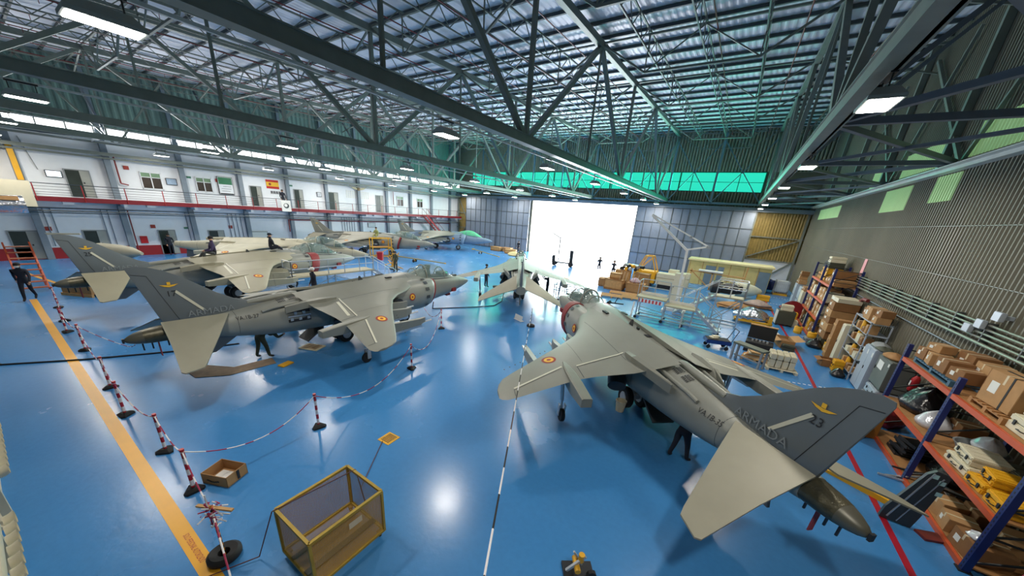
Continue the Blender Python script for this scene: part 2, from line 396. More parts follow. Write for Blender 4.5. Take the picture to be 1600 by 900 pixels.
def hangar_door(n, x0, x1, label, yy=yd):
    b = MB(); b.bx(x0, x1, yy-.06, yy+.06, .02, 7.6)
    d = struct(b.build('door_%d' % n, M_doorpanel)); d['label'] = label
    f = MB(); k = max(2, round((x1-x0)/1.02))
    for i in range(k+1):
        x = lerp(x0, x1, i/k); w_ = .07 if i % 4 == 0 else .03
        f.bx(x-w_/2, x+w_/2, yy-.12, yy-.05, .02, 7.6)
    for z in (.06, 1.9, 3.9, 5.75, 7.5): f.bx(x0, x1, yy-.11, yy-.05, z-.03, z+.03)
    f.build('door_frame', M_steeld, d)
    return d
hangar_door(1, -39.1, -32.9, 'grey-blue hangar door leaf standing at the left end of the far wall', 46.0)
hangar_door(2, -33.1, -26.95, 'grey-blue hangar door leaf along the left edge of the bright opening', 46.35)
hangar_door(3, -11.15, -4.9, 'grey-blue hangar door leaf along the right edge of the bright opening', 46.35)
hangar_door(4, -5.1, 1.35, 'grey-blue hangar door leaf behind the beige cabin', 46.0)
# ---- left wall: doors, windows, notices
def wall_door(n, y0, y1, z0, z1, label, leaf='open', cat='door'):
    fr = MB()
    fr.bx(XL, XL+.06, y0-.07, y0, z0, z1+.07).bx(XL, XL+.06, y1, y1+.07, z0, z1+.07).bx(XL, XL+.06, y0, y1, z1, z1+.07)
    d = struct(fr.build('door_%d' % n, M_grey)); d['label'] = label
    MB().bx(XL, XL+.02, y0, y0+(y1-y0)*.6, z0, z1).build('doorway', mat('doorway_dark', srgb(46, 56, 52), .3, var=.3, scale=2), d)  # dark sheet on the solid wall, painted shade of the opening
    MB().bx(XL+.01, XL+.05, y0+(y1-y0)*.6, y1, z0+.02, z1).build('door_leaf', mat('door_leaf_grey', srgb(158, 160, 154), .5), d)
    MB().bx(XL+.05, XL+.09, y0+(y1-y0)*.66, y0+(y1-y0)*.72, z0+.95, z0+1.05).build('door_handle', M_dark, d)
    return d
k = 10
for (y0, y1, z0, z1, lb) in ((4.5, 5.6, 4.42, 6.25, 'open office door on the balcony beside the wall television'), (15.9, 16.8, 4.42, 6.25, 'grey door on the balcony left of the flag'),
        (20.0, 20.85, 4.42, 6.3, 'pale grey balcony door right of the flag'), (23.8, 24.95, 4.42, 6.35, 'open dark balcony door left of the winged badge'), (30.3, 31.4, 4.42, 6.5, 'half open balcony door right of the winged badge'),
        (1.15, 2.3, .03, 1.95, 'glazed green-grey door on the ground floor beside the red ladder'), (4.4, 5.5, .03, 1.98, 'ground floor door behind the first jet tail'),
        (8.5, 9.5, .03, 2.0, 'ground floor doorway with a worker standing in it'), (11.9, 13, .03, 1.97, 'ground floor door beside the row of wall pipes')):
    wall_door(k, y0, y1, z0, z1, lb); k += 1
def wall_window(n, y0, y1, z0, z1, label):
    f = MB()
    f.bx(XL, XL+.07, y0, y1, z0, z0+.06).bx(XL, XL+.07, y0, y1, z1-.06, z1).bx(XL, XL+.07, y0, y0+.06, z0, z1).bx(XL, XL+.07, y1-.06, y1, z0, z1)
    f.bx(XL, XL+.07, (y0+y1)/2-.03, (y0+y1)/2+.03, z0, z1).bx(XL, XL+.07, y0, y1, z1-.42, z1-.37)
    o = struct(f.build('window_%d' % n, M_white)); o['label'] = label
    MB().bx(XL+.01, XL+.03, y0, y1, z0, z1-.4).build('pane', mat('dark_pane', srgb(70, 62, 58), .15, var=.3, scale=2), o)
    MB().bx(XL+.01, XL+.03, y0, y1, z1-.4, z1).build('upper_pane', mat('green_pane', srgb(120, 150, 120), .15, var=.3, scale=2), o)
wall_window(40, 8.3, 9.55, 5.33, 6.62, 'white framed window on the balcony wall left of the framed aeroplane picture')
wall_window(41, 11.75, 12.9, 5.4, 6.62, 'white framed window beside the green poster')
wall_window(42, 33.7, 34.9, 5.35, 6.7, 'small balcony window nearer the jets of two at the far end')
wall_window(43, 37.45, 38.6, 5.35, 6.65, 'last small balcony window towards the hangar door')
def panel(name, label, cat, y0, y1, z0, z1, m, frame=None, x=XL+.035, dep=.05):
    o = MB().bx(x, x+dep, y0, y1, z0, z1).build(name, frame or m)
    MB().bx(x+dep, x+dep+.006, y0+.04, y1-.04, z0+.04, z1-.04).build('face', m, o)
    return tag(o, label, cat)
tv = panel('wall_television', 'flat television showing a pale picture on the upper left wall', 'television', 3.6, 4.33, 5.67, 6.12, M_screen, M_black)
MB().tube((XL+.03, 3.35, 6.1), (XL+.03, 3.0, 8.1), .02).build('cable_conduit', M_grey, tv)
pos = panel('safety_poster', 'green and white poster between the windows of the balcony wall', 'poster', 13.33, 14.5, 5.3, 6.87, M_white, M_dark)
MB().bx(XL+.09, XL+.096, 13.4, 14.43, 6.2, 6.8).build('green_header', mat('poster_green', srgb(40, 116, 78), .5), pos)
MB().bx(XL+.09, XL+.096, 13.4, 14.43, 5.34, 5.42).bx(XL+.09, XL+.096, 13.55, 14.2, 5.6, 5.63).bx(XL+.09, XL+.096, 13.55, 14.3, 5.8, 5.83).bx(XL+.09, XL+.096, 13.7, 14.3, 6.0, 6.03).build('printed_lines', M_dark, pos)
panel('framed_picture', 'framed aeroplane photograph on the balcony wall', 'picture', 9.78, 10.48, 5.77, 6.3, mat('photo_blue', srgb(150, 172, 196), .4, var=.4, scale=3), M_dark)
panel('framed_picture', 'small dark framed picture between balcony doors', 'picture', 22.44, 22.97, 5.76, 6.27, mat('photo_grey', srgb(190, 196, 204), .4, var=.2), M_dark)
fl = MB().bx(XL+.01, XL+.03, 17.38, 18.55, 6.2, 7.05).build('national_flag', mat('flag_red', srgb(190, 40, 36), .7)); tag(fl, 'red and yellow striped flag hanging on the balcony wall', 'flag')
MB().bx(XL+.03, XL+.036, 17.38, 18.55, 6.42, 6.84).build('yellow_band', M_ryel, fl)
MB().lathe([(.12, 0), (.12, .008)], (XL+.036, 17.72, 6.63), 10, 'X').build('crest', M_rred, fl)
st = MB()
for q in range(4):
    for (a, c) in ((0, 0), (.07, .1), (.14, 0)): st.bx(XL+.01, XL+.015, 17.7+q*.25+a, 17.75+q*.25+a, 5.7+c*.3, 5.98)
tag(st.build('stencilled_mark', M_stencil), 'row of small stencilled marks under the flag', 'wall marking')
# winged badge above rows of small plaques
wb = thing('winged_badge', 'large golden winged badge on the balcony wall', 'wall badge', (XL+.34, 27.6, 7.15))
b = MB()
for s in (-1, 1):
    b.prism([(0, -.1), (s*.35, .02), (s*1.15, .3), (s*1.1, .12), (s*.75, -.08), (s*.3, -.2)] if s > 0 else [(0, -.1), (-.3, -.2), (-.75, -.08), (-1.1, .12), (-1.15, .3), (-.35, .02)], 'X', 0, .05)
b.build('wings', mat('badge_gold', srgb(196, 184, 146), .5), wb)
MB().lathe([(.2, 0), (.2, .07), (.05, .1)], (0, 0, -.1), 12, 'X').build('centre_disc', mat('badge_dark', srgb(120, 96, 60), .5), wb)
for yy0, nm in ((26.1, 'left'), (27.95, 'right')):
    for r in range(4):
        for c_ in range(5):
            tag(MB().bx(XL+.005, XL+.03, yy0+c_*.3, yy0+c_*.3+.22, 5.95+r*.22, 5.95+r*.22+.17).build('wall_plaque', M_whitem), 'small pale plaque %s of the winged badge, %s row up, %s column' % (nm, ORD[r], ORD[c_]), 'plaque', 'plaques under the winged badge')
panel('notice_board', 'large white notice board with papers on the ground floor wall', 'notice board', 15.3, 16.75, .95, 1.9, M_whitem, M_dark)
panel('hose_cabinet', 'red fire cabinet on the ground floor wall', 'fire cabinet', 7.28, 7.72, .98, 1.56, M_red, M_red)
for (y, z, lb) in ((7.5, 6.65, 'red fire sign above the balcony hose cabinet'), (2.7, 2.0, 'red fire sign beside the glazed ground floor door'), (8.1, 2.2, 'red fire sign over the red cabinet'), (13.2, 6.35, 'red fire sign beside the green poster'), (13.5, 2.2, 'red fire sign by the row of wall pipes')):
    panel('fire_sign', lb, 'sign', y, y+.3, z, z+.28, M_rred, M_rred, dep=.015)
for (y, z, lb) in ((11.2, 6.45, 'small green exit sign left of the window by the poster'), (10.2, 2.15, 'small green exit sign over the ground floor wall pipes'), (19.6, 6.6, 'small green exit sign right of the flag')):
    panel('exit_sign', lb, 'sign', y, y+.3, z, z+.16, mat('sign_green', srgb(60, 120, 96), .5), dep=.015)
sc_ = panel('wall_screen', 'dark wall screen on the ground floor behind the far jets', 'screen', 28.8, 29.95, 2.4, 3.0, mat('teal_screen', srgb(120, 150, 160), .3), M_dark)
# wide cream cabinet and foil duct at the far left
struct(MB().bx(XL, -40.1, -6, 2.68, 3.7, 5.32).build('wall_left_enclosure', M_cream))
dc = MB().tube((-30.2, -3, 4.1), (-30.2, 1.65, 4.25), .42, n=14).build('foil_duct', M_foil, smooth=40); tag(dc, 'crumpled silver foil wrapped duct at the upper left edge', 'duct')
MB().bx(-30.7, -29.8, -3, 1.5, 4.45, 4.62).build('cardboard_cover', M_card, dc)
yb = MB().bx(XL+.34, XL+.5, 2.35, 2.6, 5.34, 7.6).build('yellow_bumper', M_yellow); tag(yb, 'yellow padded column guard on the upper left wall', 'column guard')
# ---- balcony
struct(MB().bx(XL, -40.25, 2.7, 46.0, 4.1, 4.4).build('balcony', M_white))
struct(MB().bx(-40.25, -40.18, 2.7, 46.0, 4.08, 4.4).build('balcony_fascia', mat('crimson_paint', srgb(122, 24, 36), .5)))
b = MB()
for k in range(11):
    y = 2.5+4.2*k+.1; b.bx(XL, -40.3, y-.1, y+.1, 3.85, 4.1); b.bx(-40.9, -40.45, y+1.2, y+1.7, 3.9, 4.1)
struct(b.build('balcony_brackets', M_white))
b = MB()
for z, r in ((5.24, .03), (5.05, .014), (4.86, .014), (4.68, .014), (4.54, .014)): b.tube((-40.2, 2.7, z), (-40.2, 45.9, z), r, n=6)
struct(b.build('balcony_rails', mat('rail_dark', srgb(48, 58, 68), .5)))
b = MB()
for k in range(21): b.tube((-40.17, 2.75+2.1*k, 4.1), (-40.2, 2.75+2.1*k, 5.24), .03, n=6)
struct(b.build('balcony_posts', M_wallred))
b = MB()
for (x, z, r) in ((-40.5, 3.45, .05), (-40.9, 3.3, .035), (-41.3, 3.6, .04)): b.tube((x, -6, z), (x, 46, z), r, n=6)
struct(b.build('balcony_pipes', M_steeld))
b = MB(); b.path([(-41.4, 18.9, 1.9), (-41.4, 18.9, 3.15), (-41.4, 44.4, 3.15), (-41.4, 44.4, .3)], .06, 8)
b.path([(-41.5, 7.0, .3), (-41.5, 7.0, 3.6), (-41.5, 2.8, 3.6)], .04, 6); b.path([(-41.5, 7.1, 7.7), (-41.5, 7.1, 5.6), (-41.5, 7.5, 5.5)], .05, 6); b.path([(-41.5, 33, 7.2), (-41.5, 33, 5.5)], .05, 6)
struct(b.build('trim_8', M_pipe))
b = MB()
for (y0, n_) in ((13.6, 6), (25.2, 6), (5.6, 2), (10.5, 2), (2.9, 2)):
    for q in range(n_): b.tube((XL+.06, y0+q*.33, .9), (XL+.06, y0+q*.33, 3.6), .03, n=6)
struct(b.build('trim_9', M_colgrey))
bn = MB().bx(-40.16, -40.12, 17.85, 18.75, 4.05, 5.15).build('squadron_banner', M_whitem); tag(bn, 'white banner with a dark bird emblem hung on the balcony rail', 'banner')
MB().lathe([(.26, 0), (.26, .01)], (-40.12, 18.3, 4.62), 14, 'X').build('emblem_disc', M_hulld, bn)
MB().lathe([(.16, 0), (.16, .012)], (-40.115, 18.26, 4.66), 12, 'X').build('emblem_centre', M_whitem, bn)
stt = thing('balcony_staircase', 'red steel staircase from the balcony to the floor at the far end', 'staircase', (-40.3, 37.2, 0))
b = MB()
for s in (-.0, .9): b.bar((s, 0, 4.35), (s, 5.2, .1), .08, .22)
b.build('stringers', M_wallred, stt)
b = MB()
for i in range(16): b.bx(0, .9, .1+i*.32, .36+i*.32, 4.15-i*.26, 4.19-i*.26)
b.build('treads', M_steeld, stt)
b = MB()
for s in (0, .9):
    b.tube((s, 0, 5.3), (s, 5.2, 1.05), .03); 
    for i in range(5): b.tube((s, i*1.25, 4.35-i*1.0), (s, i*1.25, 5.3-i*1.02), .02)
b.build('handrails', M_pipe, stt)
# red ladder stand at the left edge
ls = thing('red_stepladder', 'red wheeled step ladder at the left edge of the floor', 'step ladder', (-31.2, .55, 0), 0)
b = MB()
for s in (0, .8): b.bar((0, s, 2.3), (1.75, s, .12), .06, .12)
for s in (0, .8): b.bar((-.05, s, 2.3), (-.05, s, 0), .06); 
b.build('side_rails', M_orange, ls)
b = MB()
for i in range(8): b.bx(.05+i*.22, .3+i*.22, 0, .8, 2.1-i*.27, 2.14-i*.27)
b.build('treads', mat('tread_orange', srgb(178, 96, 64), .6), ls)

# ================================================================== ROOF STRUCTURE
TX = (-36.2, -26.8, -17.4, -7.95, 1.45)
NODES = [-.5+13.4*k for k in range(-1, 5)]
def truss(x):
    b = MB(); y0, y1 = YN, YF-.6; tz = lambda y: roofz(y)-.42
    # bottom chord: two channels with a lit flange
    for s in (-.13, .13): b.bx(x+s-.03, x+s+.03, y0, y1, 8.22, 8.5)
    b.bx(x-.2, x+.2, y0, y1, 8.5, 8.53); b.bx(x-.17, x+.17, y0, y1, 8.2, 8.23)
    b.bar((x, y0, tz(y0)), (x, y1, tz(y1)), .26, .3)
    for n in NODES:
        if n > y0: b.bar((x, n, 8.35), (x, n, tz(n)), .16, .16)
        for s in (-6.7, 6.7):
            yy = n+s
            if y0 < yy < y1+1 and y0-1 < n < y1+1: b.bar((x, min(max(n, y0), y1), 8.35), (x, min(yy, y1), tz(yy)), .19, .19)
        yy = n+6.7
        if y0 < yy < y1: b.bar((x, yy, tz(yy)), (x, yy, 8.4), .09, .09)
    return struct(b.build('ceiling_truss', M_steel))
for x in TX: truss(x)
# joists running to the door between the trusses
def joist_y(x, m=M_steel):
    b = MB(); y0, y1 = YN, YF-1; dz = .75
    b.bar((x, y0, roofz(y0)-.24), (x, y1, roofz(y1)-.24), .07, .07)
    y = y0; p = 1.62
    while y+p < y1:
        zt = roofz(y)-.24; zb = roofz(y+p/2)-.24-dz
        b.bar((x, y, zt), (x, y+p/2, zb), .035, .035); b.bar((x, y+p/2, zb), (x, y+p, roofz(y+p)-.24), .035, .035); y += p
    b.bar((x, y0+p/2, roofz(y0)-.24-dz), (x, y1-p/2, roofz(y1)-.24-dz), .05, .05)
    return struct(b.build('ceiling_joist', m))
for a in list(TX)+[TX[0]-9.4]:
    for q in (1, 2, 3):
        x = a+q*2.35
        if XL+.3 < x < XR-.3: joist_y(x)
# cross lattice girders from wall to wall
def girder_x(y):
    b = MB(); zt = roofz(y)-.35
    xs = [XL+.2]+sum([[t, t+2.35, t+4.7, t+7.05] for t in TX], [])
    xs = [x for x in xs if x < XR]
    b.bar((XL, y, zt), (XR, y, zt), .09, .09)
    for i in range(len(TX)-1):
        a, c_ = TX[i], TX[i+1]; mid = (a+c_)/2
        zb = zt-1.5
        b.bar((a, y, zt), (a+2.35, y, zb), .08, .08); b.bar((a+2.35, y, zb), (c_-2.35, y, zb), .09, .09); b.bar((c_-2.35, y, zb), (c_, y, zt), .08, .08)
        b.bar((mid, y, zt), (a+2.35, y, zb), .05, .05); b.bar((mid, y, zt), (c_-2.35, y, zb), .05, .05)
        for x in (a+2.35, c_-2.35): b.bar((x, y, zt), (x, y, zb), .05, .05)
    b.bar((TX[-1], y, zt), (XR, y, zt-1.2), .07, .07); b.bar((TX[0], y, zt), (XL, y, zt-1.2), .07, .07)
    return struct(b.build('ceiling_girder', M_steel))
for k in range(8): girder_x(-.5+6.7*(k-0)-.0 if k else -7.2)
# horizontal wind bracing at chord level beside both side walls
b = MB()
for (xa, xb) in ((TX[-1], XR-.2), (TX[0], XL+.2)):
    for k in range(7):
        y = -.5+6.7*k
        b.bar((xa, y, 8.38), (xb, y, 8.38), .16, .16)
        s1, s2 = (xa, xb) if k % 2 == 0 else (xb, xa)
        b.bar((s1, y, 8.38), (s2, y+6.7, 8.38), .14, .14); b.bar((s2, y, 8.3), (s1, y+6.7, 8.3), .1, .1)
        b.bar((xa, y, 8.4), (xb, y, roofz(y)-.6), .12, .12)
struct(b.build('ceiling_wind_bracing', mat('bracing_grey', srgb(106, 114, 124), .45, .2)))
# braced girder above the hangar door
b = MB(); yy = 46.35
b.bar((XL, yy, 8.25), (XR, yy, 8.25), .2, .2)
for a, c_ in zip(TX, TX[1:]):
    mid = (a+c_)/2
    for x in (a, mid): b.bar((x, yy, 8.2), (x, yy, roofz(46)-.3), .2, .2)
    for (p, q) in ((a, mid), (mid, c_)):
        b.bar((p, yy, 8.3), (q, yy, 14.6), .1, .1); b.bar((q, yy, 8.3), (p, yy, 14.6), .1, .1)
struct(b.build('ceiling_door_girder', mat('girder_bluegrey', srgb(104, 134, 146), .45, .1)))
# wall girder and rails on the left side
b = MB()
for (x, z, w_) in ((-40.9, 8.35, .2), (-40.6, 7.55, .22), (-41.2, 7.3, .12)): b.bx(x-w_/2, x+w_/2, YN, 46, z-w_/2, z+w_/2)
for k in range(8):
    y = -6+6.7*k; b.bar((-40.8, y, 8.3), (-40.8, y+3.3, roofz(y)-.5), .12); b.bar((-40.8, y+6.6, 8.3), (-40.8, y+3.3, roofz(y)-.5), .12)
struct(b.build('ceiling_side_girder', M_steel))
# red sprinkler pipes
b = MB()
x = XL+1.4
while x < XR:
    for (ya, yb) in ((YN, YF-1),): b.tube((x, ya, roofz(ya)-.62), (x, yb, roofz(yb)-.62), .028, n=5)
    y = YN+1.5
    while y < YF-2: b.tube((x, y, roofz(y)-.62), (x, y, roofz(y)-.85), .012, n=4); y += 3.1
    x += 3.13
struct(b.build('ceiling_sprinkler_pipes', M_pipe))
# long lamp supply trunking along the trusses
b = MB()
for x in (-8.66, -19.0, -28.6, -38.2, 1.55): b.bx(x-.03, x+.03, YN, YF-1, 8.2, 8.26)
struct(b.build('ceiling_trunking', mat('trunking_light', srgb(206, 210, 204), .4)))
# lamps
def hall_lamp(x, y, z, label, rz=0):
    t = thing('high_bay_lamp', label, 'hanging lamp', (x, y, z), rz, 'high bay lamps under the roof trusses')
    b = MB(); b.loft([[(-.24, -.42, 0), (.24, -.42, 0), (.24, .42, 0), (-.24, .42, 0)], [(-.24, -.42, .06), (.24, -.42, .06), (.24, .42, .06), (-.24, .42, .06)], [(-.14, -.3, .2), (.14, -.3, .2), (.14, .3, .2), (-.14, .3, .2)]])
    b.build('housing', M_lampbody, t)
    MB().bx(-.2, .2, -.38, .38, -.012, 0).build('light_panel', M_lamp, t)
    b = MB(); b.tube((0, -.25, .2), (0, -.25, .42), .012, n=5).tube((0, .25, .2), (0, .25, .42), .012, n=5); b.bx(-.05, .05, -.3, .3, .4, .44).build('hanger', M_dark, t)
    l = bpy.data.lights.new('lamp_light', 'AREA'); l.shape = 'RECTANGLE'; l.size = .4; l.size_y = .76; l.energy = LAMP_WATTS; l.color = (1, .93, .82)
    lo = bpy.data.objects.new('lamp_light', l); lo.location = (0, 0, -.03); lo.parent = t; COL.objects.link(lo)
LY = (1.8, 9.1, 16.3, 23.3, 30.4, 37.6, 44.4)
for x, nm in ((-8.66, 'under the truss over the middle of the hall'), (-19.0, 'under the truss over the left jets'), (-28.6, 'under the truss over the far left jets'), (-38.2, 'beside the balcony wall'), (1.55, 'under the truss beside the right wall')):
    for j, y in enumerate(LY): hall_lamp(x, y, 7.78, '%s rectangular lamp from the near end, %s' % (ORD[j], nm))

# ================================================================== JUMP JETS
FUS = [ # station, centre z, half width, up, down
 (0.0, 1.53, .02, .02, .02), (.08, 1.53, .09, .09, .09), (.3, 1.54, .17, .17, .17), (.7, 1.56, .27, .27, .29), (1.2, 1.57, .37, .38, .40), (1.7, 1.57, .44, .47, .50),
 (2.3, 1.56, .49, .56, .58), (3.0, 1.55, .53, .64, .64), (3.8, 1.55, .57, .76, .67), (4.4, 1.55, .62, .90, .68), (5.0, 1.55, .72, .98, .68), (5.8, 1.55, .86, .95, .68),
 (6.8, 1.55, .93, .88, .68), (7.8, 1.55, .93, .80, .68), (8.8, 1.55, .86, .74, .68), (9.8, 1.55, .74, .70, .64), (10.6, 1.56, .62, .62, .58), (11.3, 1.58, .52, .50, .50),
 (12.0, 1.62, .42, .38, .38), (12.7, 1.67, .34, .27, .30), (13.3, 1.69, .27, .22, .22)]
def fp(x): return [interp(FUS, x, k) for k in (1, 2, 3, 4)]
FP = 2.45
def fus_ring(x, n=36):
    zc, hw, up, dn_ = fp(x); r = []
    for i in range(n):
        a = 2*PI*i/n; c, s = math.cos(a), math.sin(a)
        y = hw*math.copysign(abs(c)**(2/FP), c); z = (up if s > 0 else dn_)*math.copysign(abs(s)**(2/FP), s)
        r.append((x-8, y, zc+z))
    return r
def fus_y(x, z):
    zc, hw, up, dn_ = fp(x); t = (z-zc)/(up if z > zc else dn_); t = min(1, abs(t))
    return hw*(1-t**FP)**(1/FP)
def fus_top(x, y):
    zc, hw, up, dn_ = fp(x); t = min(1, abs(y)/hw); return zc+up*(1-t**FP)**(1/FP)
LE = [(.2, 4.6), (.7, 4.85), (1.0, 5.25), (1.3, 5.85), (1.5, 6.45), (1.8, 6.95), (2.2, 7.3), (2.67, 7.68), (4.2, 8.79), (4.45, 9.0), (4.58, 9.25), (4.64, 9.5)]
TE = [(.2, 10.0), (.9, 9.9), (2.5, 9.62), (4.4, 10.0), (4.55, 9.98), (4.64, 9.86)]
def wzc(y): return 2.13-.2*(abs(y)-.6)+.16*max(0, 1-abs(y)/1.25)
def wth(y): return lerp(.15, .045, min(1, max(0, (abs(y)-.6)/4)))
def naca(c): c = min(1, max(0, c)); return (2.969*math.sqrt(c)-1.26*c-3.516*c*c+2.843*c**3-1.015*c**4)
def wing_z(x, y, up=1):
    a, b_ = interp(LE, abs(y)), interp(TE, abs(y)); c = (x-a)/(b_-a)
    k = 1 if up > 0 else -.75
    return wzc(y)+k*wth(y)*naca(c)
def wing_mesh(s):
    b = MB(); rings = []
    cs = [0, .01, .03, .07, .13, .22, .34, .48, .62, .76, .88, 1]
    for y in (.2, .6, .85, 1.05, 1.3, 1.5, 1.8, 2.2, 2.67, 3.2, 3.8, 4.2, 4.45, 4.58, 4.64):
        a, e = interp(LE, y), interp(TE, y); r = []
        for c in cs: x = lerp(a, e, c); r.append((x-8, s*y, wing_z(x, y)))
        for c in cs[-2:0:-1]: x = lerp(a, e, c); r.append((x-8, s*y, wing_z(x, y, -1)))
        rings.append(r)
    b.loft(rings); return b
FIN = [(10.35, 2.14), (10.8, 2.2), (11.2, 2.26), (11.6, 2.4), (12.0, 2.65), (12.35, 2.93), (12.75, 3.24), (13.05, 3.42), (13.3, 3.52), (13.55, 3.57), (13.7, 3.55), (13.72, 3.48), (13.27, 1.84), (12.0, 1.9), (10.35, 2.0)]
def disc_on(fn, cx, cy, r0, r1, n=20):
    b = MB(); vs = []
    for i in range(n):
        a = 2*PI*i/n
        for r in (r0, r1): vs.append(fn(cx+r*math.cos(a), cy+r*math.sin(a)))
    b.add(vs, [(2*i, 2*i+1, (2*i+3) % (2*n), (2*i+2) % (2*n)) for i in range(n)]); return b
def roundel(fn, cx, cy, r, parent):
    o = disc_on(fn, cx, cy, r*.68, r).build('roundel', M_rred, parent)
    disc_on(fn, cx, cy, r*.3, r*.68).build('yellow_ring', M_ryel, o)
    disc_on(fn, cx, cy, .001, r*.3).build('red_centre', M_rred, o)
def wheel(parent, x, y, r, w_, name='wheel'):
    b = MB(); b.lathe([(r*.55, -w_/2), (r*.9, -w_/2), (r, -w_*.3), (r, w_*.3), (r*.9, w_/2), (r*.55, w_/2)], (x, y, r), 20, 'Y')
    o = b.build(name, M_black, parent, smooth=40)
    return o
def jet(label, pose, num=None, serial=None, fin=True, canopy='open', sdefl=0, band=False, wing_m=None, hull_m=None, cover=True, stab=True, cone=True, bay=False, wheels=True, pylons=True, fin_m=None, group=None):
    X, Y, H = pose[:3]; roll = pose[3] if len(pose) > 3 else 0
    t = thing('fighter_jet', label, 'fighter jet', (X, Y, 0), H+PI, group)
    if roll: t.rotation_euler = (roll, 0, H+PI)
    hm = hull_m or M_hull; wm = wing_m or M_wing; fm = fin_m or M_fin
    xs = [0, .04, .1, .2, .35, .6, .9, 1.3, 1.7, 2.1, 2.6, 3.1, 3.6, 4.0, 4.4, 4.8, 5.2, 5.7, 6.3, 7, 7.7, 8.3, 8.9, 9.5, 10.1, 10.6, 11.1, 11.6, 12.1, 12.6, 13.0, 13.3]
    fu = MB().loft([fus_ring(x) for x in xs]).build('fuselage', hm, t, smooth=35)
    # raised exhaust hump with cooling grilles and dorsal air scoop
    b = MB()
    for s in (-1, 1):
        for (x0, x1) in ((9.95, 10.2), (10.3, 10.55)):
            for i in range(5):
                for j in range(3):
                    xa = x0+i*.05; yc = s*(.2+j*.075)
                    P_ = lambda x_, y_: (x_-8, y_, fus_top(x_, y_)+.02); b.add([P_(xa, yc-.028*s), P_(xa+.03, yc-.028*s), P_(xa+.03, yc+.028*s), P_(xa, yc+.028*s)], [(0, 1, 2, 3)])
    b.build('cooling_grille', M_stencil, fu)
    b = MB(); b.loft([[(x-8, .1*k*math.cos(a), z+.1*k*math.sin(a)) for a in [2*PI*i/10 for i in range(10)]] for x, z, k in ((9.75, 2.27, .85), (9.9, 2.28, 1), (10.6, 2.24, 1), (11.3, 2.2, .8))])
    b.build('dorsal_scoop', hm, t, smooth=40)
    for s in (-1, 1):
        b = MB(); b.loft([[(x-8, s*(yy+.05*math.cos(a)), z+.05*math.sin(a)) for a in [2*PI*i/8 for i in range(8)]] for x, yy, z in ((9.6, .56, 2.06), (9.9, .58, 2.1), (10.8, .52, 2.02), (11.1, .48, 1.95))])
        b.build('side_fairing', hm, t, smooth=40)
    # panel lines on the fuselage
    b = MB()
    for x in (1.15, 5.0, 9.05, 11.75, 12.9):
        r1 = fus_ring(x); r2_ = fus_ring(x+.012)
        f = 1.0025
        b.loft([[(p[0], p[1]*f, 1.55+(p[2]-1.55)*f) for p in r1], [(p[0], p[1]*f, 1.55+(p[2]-1.55)*f) for p in r2_]], False, False)
    b.build('panel_line', M_hulld, fu)
    # tail cone
    if cone:
        b = MB(); b.loft([[(x-8, hw*math.cos(a), zc+h_*math.sin(a)) for a in [2*PI*i/20 for i in range(20)]] for x, zc, hw, h_ in ((13.24, 1.69, .265, .22), (13.35, 1.69, .268, .228), (13.6, 1.685, .245, .21), (13.78, 1.68, .21, .185))])
        tc_ = b.build('tail_cone', M_cone, t, smooth=40)
        MB().loft([[(x-8, hw*math.cos(a), zc+h_*math.sin(a)) for a in [2*PI*i/20 for i in range(20)]] for x, zc, hw, h_ in ((13.78, 1.68, .208, .183), (13.92, 1.672, .165, .15), (14.03, 1.665, .115, .105), (14.1, 1.66, .06, .06), (14.12, 1.66, .02, .02))]).build('tail_tip', mat('tail_tip_grey', srgb(96, 95, 84), .4, .3), tc_, smooth=40)
        for x in (13.3, 13.62, 13.8): MB().bx(x-8, x-7.97, -.015, .015, 1.3, 1.5).build('probe', M_dark, tc_)
        MB().bx(6.12, 6.16, -.04, .04, 1.6, 1.72).build('tail_light', M_dark, tc_)
    # air intakes
    for s in (-1, 1):
        rings = []
        for x, yc, ry, rz, zc in ((3.85, .62, .40, .60, 1.53), (3.9, .64, .46, .66, 1.53), (4.1, .66, .52, .71, 1.53), (4.6, .68, .54, .73, 1.54), (5.3, .68, .54, .72, 1.55), (6.0, .66, .50, .66, 1.55), (6.8, .62, .42, .58, 1.52), (7.4, .6, .34, .5, 1.5)):
            rings.append([(x-8+ (.18*math.sin(a) if x < 4.2 else 0)*-1, s*(yc+ry*math.cos(a)), zc+rz*math.sin(a)) for a in [2*PI*i/24 for i in range(24)]])
        it = MB().loft(rings, False, True).build('air_intake', hm, t, smooth=50)
        inner = [[(x-8+(.18*math.sin(a))*-1*k, s*(.62+.38*kk*math.cos(a)), 1.53+.57*kk*math.sin(a)) for a in [2*PI*i/24 for i in range(24)]] for x, k, kk in ((3.86, 1, 1.03), (4.5, .6, .9))]
        MB().loft(inner, False, True).build('intake_duct', M_stencil, it, smooth=50)
        if cover:
            r = [[(x-8+(.18*math.sin(a))*-1, s*(.62+.43*kk*math.cos(a)), 1.53+.64*kk*math.sin(a)) for a in [2*PI*i/24 for i in range(24)]] for x, kk in ((3.80, .8), (3.76, 1.0), (3.9, 1.04))]
            MB().loft(r, True, True).build('intake_cover', M_cover, it, smooth=50)
        if band:
            r = [[(x-8+(.18*math.sin(a) if x < 4.2 else .1*math.sin(a))*-1, s*(.66+ry*math.cos(a)), 1.53+rz*math.sin(a)) for a in [2*PI*i/24 for i in range(24)]] for x, ry, rz in ((3.72, .5, .68), (3.9, .57, .74), (4.25, .575, .755), (4.27, .5, .7))]
            MB().loft(r, True, False).build('intake_blanket', M_cover, it, smooth=50)
        b = MB()
